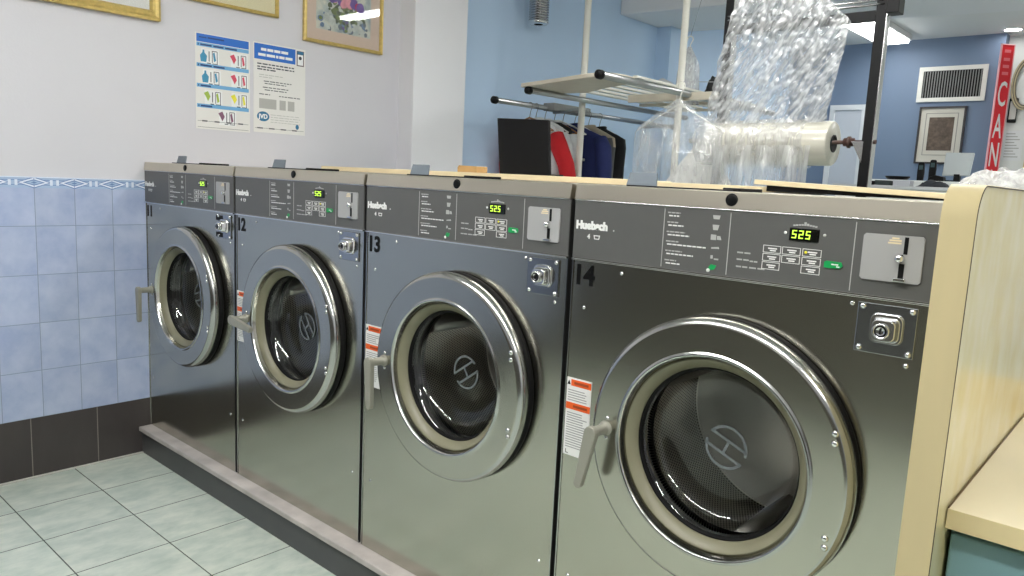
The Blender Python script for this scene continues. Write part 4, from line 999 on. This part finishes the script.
MB().lathe([(0.0085, -0.022), (0.017, -0.02), (0.017, -0.006), (0.024, -0.005), (0.024, 0.005), (0.017, 0.006), (0.017, 0.02), (0.0085, 0.022)], c=fl_((2.415, 1.82, 1.5545)), axis='x', seg=16).build('collar', MT['rust'], fs_)
MB().prism([(-0.012, 0.012), (0.035, 0.012), (0.035, -0.075)], fl_((2.444, 1.797, 1.545)), X, Z, 0.004).build('axle_bracket', MT['silver'], fs_)
# the roll
ra = empty('film_roll', (1.80, 1.82, 1.5485), 'big milky roll of clear plastic film on a rusty axle', 'plastic roll')
MB().lathe([(0.036, 0.0), (0.088, 0.0), (0.0915, 0.004), (0.0935, 0.05), (0.0925, 0.30), (0.0935, 0.50), (0.0915, 0.548), (0.088, 0.552), (0.036, 0.552)], axis='x', seg=64).build('wound_film', MT['roll'], ra)
MB().lathe([(0.0365, -0.004), (0.0365, 0.556), (0.031, 0.557), (0.031, -0.005), (0.0365, -0.004)], axis='x', seg=40).lathe([(0.0335, 0.548), (0.009, 0.548)], axis='x', seg=40).build('core', MT['core'], ra)
vw = []; nu_, nv_ = 40, 48
for i in range(nu_ + 1):
    for k in range(nv_ + 1):
        a = math.radians(-115 + 250 * k / nv_); xx = -0.045 + 0.50 * i / nu_
        rr_ = 0.101 + 0.007 * noise.noise(Vector((xx * 12, a * 1.5, 3.3))) + 0.004 * noise.noise(Vector((xx * 30, a * 5, 1.3)))
        vw.append((xx + 0.012 * noise.noise(Vector((a * 3, i * 0.3, 7))), -rr_ * math.cos(a), rr_ * math.sin(a)))
MB().add(vw, [(i * (nv_ + 1) + k, i * (nv_ + 1) + k + 1, (i + 1) * (nv_ + 1) + k + 1, (i + 1) * (nv_ + 1) + k) for i in range(nu_) for k in range(nv_)], 0, True).build('loose_wrap', MT['film_soft'], ra, recalc=False)
# film led up from the roll to the guide rods, and a loose tail below
def sheet(name, mat, fn, nu, nv, label, cat, parent=None):
    vs = [fn(i / nu, j / nv) for j in range(nv + 1) for i in range(nu + 1)]
    fs = [(j * (nu + 1) + i, j * (nu + 1) + i + 1, (j + 1) * (nu + 1) + i + 1, (j + 1) * (nu + 1) + i) for j in range(nv) for i in range(nu)]
    o = MB().add(vs, fs, 0, True).build(name, mat, parent, recalc=False)
    return tag(o, label, cat) if label else o
def fn_up(u, v):
    z = 1.630 + v * (2.20 - 1.630)
    xl = 1.782 + 0.115 * v; xr = 2.335 + 0.085 * min(v, 0.72)
    if v > 0.68: xr -= (v - 0.68) * 0.55
    x = xl + (xr - xl) * u
    s_ = x * 0.85 - z * 0.5
    a = noise.noise(Vector((s_ * 9, z * 3.0, 1.7))); b_ = noise.noise(Vector((s_ * 26, z * 9, 5.1))); c_ = noise.noise(Vector((x * 55, z * 45, 2.0)))
    d = 0.018 * a + 0.015 * b_ + 0.007 * c_
    top = max(0, (v - 0.72) / 0.28)
    d += 0.007 * top * math.sin(x * 150 + 5 * b_)
    edge = 0.010 * noise.noise(Vector((z * 14, u * 2, 9)))
    base = 1.748 + 0.012 * v
    return (x + edge, base + d, z)
sheet('film_sheet', MT['film'], fn_up, 110, 110, 'wrinkled clear film sheet pulled up from the roll to the top rods', 'plastic film')
def fn_dn(u, v):
    z = 1.535 - v * 0.42
    x = 1.865 + 0.43 * u
    d = 0.010 * noise.noise(Vector((x * 14, z * 2, 3))) + 0.008 * math.sin(x * 60 + z * 3)
    return (x, 1.722 - 0.02 * v + d * min(1, v * 4 + 0.1), z)
sheet('film_tail', MT['film_soft'], fn_dn, 60, 24, 'loose clear film tail hanging below the roll', 'plastic film')

# ------------------------------------------------------------------ garment bag and white drape beside the roll
e = empty('garment_bag', (1.765, 1.56, 1.72), 'clear plastic garment bag with pointed shoulders left of the film roll', 'garment bag')
def bag_body(apex, sh, hem, zs, zh, dep, nl=26, n=40, seed=1.0):
    vs = []
    for i in range(nl + 1):
        t = i / nl
        if t < 0.25:
            q = t / 0.25; a = apex + (sh - apex) * q; z = zs * q
        else:
            q = (t - 0.25) / 0.75; a = sh + (hem - sh) * q; z = zs + (zh - zs) * q
        b_ = dep * min(1.0, 0.12 + t * 2.2)
        for k in range(n):
            an = 2 * PI * k / n; cs, sn = math.cos(an), math.sin(an)
            p = Vector((a * math.copysign(abs(cs) ** 0.7, cs), b_ * math.copysign(abs(sn) ** 0.8, sn), z))
            w_ = 0.012 * noise.noise(Vector((p.x * 14 + seed, p.y * 14, z * 3))) + 0.006 * noise.noise(Vector((p.x * 30, p.y * 30 + seed, z * 11)))
            vs.append((p.x * (1 + w_ * 2), p.y + w_ * (1 if t > 0.04 else 0), p.z))
    return vs, [(i * n + k, i * n + (k + 1) % n, (i + 1) * n + (k + 1) % n, (i + 1) * n + k) for i in range(nl) for k in range(n)]
vs, fs2 = bag_body(0.012, 0.215, 0.195, -0.13, -0.72, 0.075)
MB().add(vs, fs2, 0, True).build('film_cover', MT['bag'], e, recalc=False)
MB().tube([(0.021 * math.cos(a), 0, 0.055 + 0.021 * math.sin(a)) for a in [math.radians(200 - q * 22) for q in range(12)]] + [(0.004, 0, 0.02), (0, 0, -0.03)], 0.0025, 8).tube([(-0.205, 0, -0.132), (0, 0, -0.02), (0.205, 0, -0.132)], 0.0022, 8).build('wire_hanger', MT['rack'], e)
MB().tube([(0.0, 0.0, 0.075), (0.0, 0.55, 0.14)], 0.002, 6).build('hanging_wire', wire_m, e)
e = empty('white_drape', (1.76, 1.80, 0.0), 'white pleated cloth cone with a grey clip between the bag and the roll', 'cloth')
vs = []; n = 48; lv = [(1.565, 0.020), (1.54, 0.034), (1.47, 0.095), (1.40, 0.150), (1.32, 0.205), (1.10, 0.25)]
for zz, r_ in lv:
    for k in range(n):
        an = 2 * PI * k / n; f_ = 1 + 0.05 * math.sin(8 * an)
        vs.append((-0.10 + r_ * f_ * math.cos(an) * 0.95, 0.18 + r_ * 0.5 * f_ * math.sin(an), zz))
MB().add(vs, [(i * n + k, i * n + (k + 1) % n, (i + 1) * n + (k + 1) % n, (i + 1) * n + k) for i in range(len(lv) - 1) for k in range(n)], 0, True).add(vs[:n], [tuple(range(n))]).build('cloth', cl('drape_white', rgb(232, 232, 228)), e)
MB().box(-0.155, -0.065, 0.15, 0.20, 1.556, 1.578).build('clip', MT['clip'], e, bevel=0.004)
MB().tube([(-0.10, 0.18, 0.0), (-0.10, 0.18, 1.56)], 0.012, 10).lathe([(0, 0.0), (0.16, 0.0), (0.16, 0.012), (0.012, 0.02)], c=(-0.10, 0.18, 0.0), axis='z', seg=24).build('floor_stand', MT['rail'], e)

# bundles hanging on the recess wall side, beyond the rack
e = empty('bagged_garment', (0.98, 3.0, 2.225), 'narrow clear bagged white garment hanging above the rack rail', 'garment bag')
vs, fs2 = bag_body(0.012, 0.062, 0.085, -0.10, -0.36, 0.05, seed=6.0)
MB().add(vs, fs2, 0, True).build('film_cover', MT['bag_milky'], e, recalc=False)
MB().tube([(0.02 * math.cos(a), 0, 0.045 + 0.02 * math.sin(a)) for a in [math.radians(200 - q * 22) for q in range(12)]] + [(0.004, 0, 0.012), (0, 0, -0.03)], 0.004, 8).build('hook', MT['ink'], e)
vs, fs2 = bag_body(0.010, 0.035, 0.05, -0.12, -0.33, 0.025, seed=2.0)
MB().add(vs, fs2, 0, True).build('white_cloth', C_white, e, recalc=False)
MB().tube([(0, 0, 0.066), (0.02, 0.2, CE - 2.225)], 0.0015, 6).build('hanging_wire', wire_m, e)
o = blob('folded_linen', (0.80, 2.98, 1.899), (0.10, 0.12, 0.16), C_white, 0.2, 1.5, 2.2, 20, 16)
tag(o, 'white folded linen on the rack shelf behind the white pole', 'linen')
o = blob('dark_bundle', (1.16, 3.08, 1.899), (0.055, 0.10, 0.17), plain('black_white_print_cloth', rgb(30, 30, 32), 0.7, var=0.9, scale=30), 0.3, 2.0, 5.2, 18, 14)
tag(o, 'black and white bundle on the rack shelf beside the film sheet', 'bundle')

# ribbed metal cylinder hanging by the blue wall
e = empty('ribbed_cylinder', (0.13, 2.5, 2.36), 'silver ribbed metal cylinder hanging against the pale blue wall', 'lamp')
pr_ = []
for q in range(30):
    pr_ += [(0.058, q * 0.016), (0.066, q * 0.016 + 0.004), (0.066, q * 0.016 + 0.009), (0.058, q * 0.016 + 0.0125)]
MB().lathe([(0.0, 0.004), (0.05, 0.004)] + pr_ + [(0.0, 0.478)], axis='z', seg=36).build('shell', MT['spiral'], e)
MB().lathe([(0.03, -0.006), (0.06, -0.006), (0.068, 0.0), (0.068, 0.012), (0.06, 0.014)], axis='z', seg=36).build('end_ring', MT['chrome'], e)

# ------------------------------------------------------------------ far room: vent, picture, door, counter, sign
e = empty('air_vent', (1.67, YB, 2.25), 'white return air grille with dark slots high on the slate blue wall', 'vent')
hw, hh = 0.285, 0.325
fr_ = MB()
ring_boxes(fr_, -hw, hw, 0, hh, 0.038, -0.018, 0)
fr_.build('frame', plain('vent_white', rgb(226, 224, 216), 0.45), e)
MB().box(-hw + 0.03, hw - 0.03, -0.004, 0, 0.03, hh - 0.03).build('backing', MT['rubber'], e)
for q in range(22):
    xx = -hw + 0.05 + q * (2 * hw - 0.1) / 21
    MB().prism([(-0.004, 0), (0.004, 0), (0.0048, hh - 0.07), (-0.0032, hh - 0.07)], (xx, -0.006, 0.035), X, Z, 0.008).build('louvre', MT['clip'], e)
e = empty('picture_frame', (1.628, YB, 1.67), 'dark framed brown picture with wide white mount below the vent', 'picture')
hw, hh = 0.198, 0.535
t_ = 0.016; fr_ = ring_boxes(MB(), -hw, hw, 0, hh, t_, -0.028, 0)
fr_.build('moulding', plain('dark_moulding', rgb(58, 54, 54), 0.45), e)
MB().box(-hw + t_, hw - t_, -0.014, -0.001, t_, hh - t_).build('mount', plain('grey_white_mount', rgb(206, 202, 190), 0.7), e)
a_ = 0.06; fr_ = ring_boxes(MB(), -hw + a_, hw - a_, a_ + .02, hh - a_, 0.006, -0.018, -0.013)
fr_.build('mount_bevel', plain('mount_shadow_line', rgb(150, 146, 138), 0.6), e)
MB().box(-0.105, 0.107, -0.017, -0.013, 0.125, 0.435).build('print', plain('sepia_print', rgb(92, 78, 66), 0.6, var=0.45, scale=28), e)
o = MB().box(0.640, 0.905, YB - 0.03, YB - 0.001, 0, 2.19).build('door_1', plain('pale_door', rgb(190, 196, 204), 0.5))
struct(o)
dfr = MB()
for b_ in ((0.905, 0.955, 0, 2.19), (0.59, 0.64, 0, 2.19)): dfr.box(b_[0], b_[1], YB - 0.045, YB - 0.001, b_[2], b_[3])
dfr.box(0.59, 0.955, YB - 0.045, YB - 0.001, 2.1902, 2.24)
struct(dfr.build('trim_6', plain('door_trim_white', rgb(214, 218, 220), 0.5)))

ct = empty('service_counter', (2.3, 4.9, 0), 'white service counter with a raised back shelf in the far room', 'counter')
MB().box(-0.75, 0.55, -0.65, -0.002, 0.0, 1.395).build('front', MT['white_wall'], ct, bevel=0.004)
MB().box(-0.77, 0.57, -0.67, 0.0, 1.395, 1.418).build('lower_top', plain('counter_grey_top', rgb(196, 198, 200), 0.4), ct, bevel=0.003)
MB().box(-0.75, 0.55, 0.002, 0.42, 0, 1.452).build('rear_body', MT['white_wall'], ct)
MB().box(-0.78, 0.58, 0.0, 0.44, 1.452, 1.472).build('upper_top', MT['white_wall'], ct, bevel=0.003)
def phone(x, y, z, label, base):
    e = empty('cordless_phone', (x, y, z), label, 'phone')
    if base: 
        MB().prism([(-0.055, 0), (0.055, 0), (0.05, 0.035), (0.0, 0.045), (-0.05, 0.03)], (0.035, -0.04, 0), X, Z, -0.09).build('cradle', MT['black'], e, bevel=0.004)
    h_ = 0.02 if base else 0.0
    MB().prism([(-0.022, 0), (0.022, 0), (0.024, 0.07), (0.02, 0.135), (0.012, 0.142), (-0.012, 0.142), (-0.02, 0.135), (-0.024, 0.07)], (0, -0.015, h_), X, Z, -0.026).build('handset', MT['black'], e, bevel=0.004)
    MB().box(-0.014, 0.014, -0.0165, -0.0148, 0.085 + h_, 0.118 + h_).build('screen', plain('phone_screen', rgb(70, 90, 92), 0.2), e)
phone(1.905, 5.05, 1.4725, 'black cordless handset standing alone on the far counter', False)
phone(1.985, 5.05, 1.4725, 'black cordless handset in its charging cradle on the far counter', True)
e = empty('shallow_dish', (1.74, 5.06, 1.4725), 'dark shallow dish on the far counter left of the phones', 'dish')
MB().lathe([(0, 0.004), (0.06, 0.004), (0.085, 0.028), (0.09, 0.030), (0.088, 0.022), (0.065, 0.0), (0, 0.0)], axis='z', seg=32).build('bowl', MT['black'], e)
e = empty('payment_screen', (2.14, 5.12, 1.4725), 'pale grey screen back standing on the far counter', 'screen')
MB().prism([(-0.10, 0.045), (0.085, 0.05), (0.098, 0.222), (-0.094, 0.222)], (0, -0.02, 0), X, (0, 0.08, 1), -0.02).build('back_shell', plain('pale_grey_plastic', rgb(206, 212, 212), 0.4), e, bevel=0.006)
MB().box(-0.02, 0.02, -0.02, 0.03, 0.0, 0.06).box(-0.08, 0.08, -0.06, 0.07, 0.0, 0.012).build('stand', MT['black'], e, bevel=0.003)
for (x, w_, h_, m_, lab, nm, ct_) in ((1.735, 0.06, 0.030, MT['black'], 'small black box on the far counter left of the grey box', 'storage_box', 'box'), (1.83, 0.10, 0.036, plain('dark_green_box', rgb(52, 64, 62), 0.6), 'dark green box on the far counter beside the white box', 'storage_box', 'box'), (1.955, 0.11, 0.040, plain('pale_box', rgb(196, 198, 204), 0.5), 'pale grey box at the front of the far counter', 'storage_box', 'box')):
    e = empty(nm, (x, 4.42, 1.4185), lab, ct_)
    MB().box(-w_ / 2, w_ / 2, -0.05, 0.05, 0, h_ * 0.7).build('box_body', m_, e, bevel=0.002)
    MB().box(-w_ / 2 - 0.002, w_ / 2 + 0.002, -0.052, 0.052, h_ * 0.7, h_).build('box_lid', m_, e, bevel=0.002)
o = blob('dark_bag', (2.15, 4.42, 1.4185), (0.085, 0.07, 0.05), plain('charcoal_bag', rgb(46, 48, 54), 0.6), 0.5, 2.2, 1.4, 20, 16)
tag(o, 'crumpled charcoal bag on the far counter', 'bag')

# red vertical sign and white wall clutter
e = empty('sign', (2.105, 6.55, 1.45), 'tall red vertical sign with white capitals beside the white wall', 'sign')
e.rotation_euler = (0, 0, math.radians(50))
MB().box(-0.062, 0.062, -0.012, 0.0, 0, 1.262).build('board', plain('sign_red', rgb(222, 34, 46), 0.4), e, bevel=0.002)
bd_ = ring_boxes(MB(), -0.066, 0.066, 0, 1.263, 0.008, -0.016, 0.001)
bd_.build('border', plain('sign_pale_edge', rgb(240, 176, 180), 0.45), e)
tx = MB()
for ch, z_ in (('C', 0.735), ('A', 0.455), ('N', 0.205), ('A', -0.05)):
    if z_ < 0: continue
    tx.text(ch, 0.30, (0, -0.0125, z_), X, Z, 0, off=0.003, align='CENTER', wide=0.42)
tx.text('A', 0.22, (0, -0.0125, 0.02), X, Z, 0, off=0.003, align='CENTER', wide=0.5)
tx.build('letters', MT['ink'], e)
sm = MB()
for q, z_ in enumerate((1.19, 1.12, 1.06, 1.00)): sm.box(-0.03, 0.03, -0.0135, -0.012, z_, z_ + 0.026)
sm.build('small_print', plain('sign_faint_print', rgb(236, 120, 128), 0.5), e)
MB().box(-0.02, 0.02, 0.0, 0.03, 0.9, 0.98).box(-0.02, 0.02, 0.0, 0.03, 0.3, 0.38).build('wall_bracket', MT['silver'], e)
YW = YB + 0.15
e = empty('coiled_cord', (2.245, YW - 0.03, 2.40), 'coil of pale cord hanging on the white wall right of the sign', 'cord')
for q in range(4):
    MB().tube([((0.085 + 0.008 * q) * math.cos(a), -0.006 * q, (0.19 + 0.012 * q) * math.sin(a)) for a in [2 * PI * k / 36 for k in range(36)]], 0.007, 8, closed=True).build('loop', plain('cord_pale', rgb(196, 184, 150), 0.5) if q % 2 else plain('cord_dark', rgb(120, 112, 96), 0.5), e)
MB().tube([(0, 0.03, 0.205), (0, -0.03, 0.205), (0, -0.03, 0.235)], 0.005, 8).build('hook', MT['chrome'], e)
e = empty('wall_handset', (2.165, YW, 2.06), 'small black framed device on the white wall below the cord', 'device')
MB().box(-0.035, 0.035, -0.03, -0.001, 0, 0.22).build('case', MT['black'], e, bevel=0.008)
MB().box(-0.022, 0.030, -0.034, -0.030, 0.03, 0.19).build('face', plain('device_face', rgb(206, 204, 196), 0.4), e)
e = empty('notice', (2.20, YW, 1.72), 'white printed notice sheet on the white wall under the black device', 'notice')
MB().box(-0.075, 0.075, -0.004, 0, 0, 0.27).build('sheet', MT['paper'], e)
nb_ = MB()
for q in range(9): nb_.box(-0.06, 0.05 - 0.02 * (q % 3), -0.0055, -0.004, 0.03 + q * 0.026, 0.038 + q * 0.026)
nb_.build('print', MT['mid_ink'], e)
e = empty('curtain_pole', (2.33, YW - 0.10, 0.0), 'gold pole standing upright against the white wall', 'pole')
MB().tube([(-0.02, 0, 0.0), (0.0, 0.06, 2.13)], 0.016, 12).build('shaft', MT['gold'], e)
MB().lathe([(0, 0), (0.02, 0.004), (0.026, 0.02), (0.016, 0.04), (0, 0.045)], c=(0, 0.06, 2.13), axis='z', seg=16).build('finial', MT['gold'], e)
e = empty('pinboard', (2.44, YW, 1.35), 'grey and white patterned board on the white wall right of the gold pole', 'board')
MB().box(-0.07, 0.14, -0.012, 0, 0, 0.72).build('panel', plain('patterned_board', rgb(178, 180, 178), 0.6, var=0.4, scale=26), e)
MB().box(-0.075, -0.065, -0.018, -0.001, 0, 0.725).build('edge', MT['ink'], e)

# ------------------------------------------------------------------ world, view
wd_ = bpy.data.worlds.new('world'); S.world = wd_; wd_.use_nodes = True
wd_.node_tree.nodes['Background'].inputs['Color'].default_value = (0.9, 0.95, 1, 1)
wd_.node_tree.nodes['Background'].inputs['Strength'].default_value = 0.3
vs_ = S.view_settings
vs_.view_transform = 'Standard'; vs_.look = 'None'; vs_.gamma = 1; vs_.exposure = 0.40; vs_.use_curve_mapping = False
S.cycles.use_denoising = True
S.cycles.max_bounces = 10; S.cycles.transparent_max_bounces = 24; S.cycles.diffuse_bounces = 5; S.cycles.glossy_bounces = 5
S.cycles.caustics_reflective = True; S.cycles.blur_glossy = 0.5; S.cycles.sample_clamp_indirect = 6
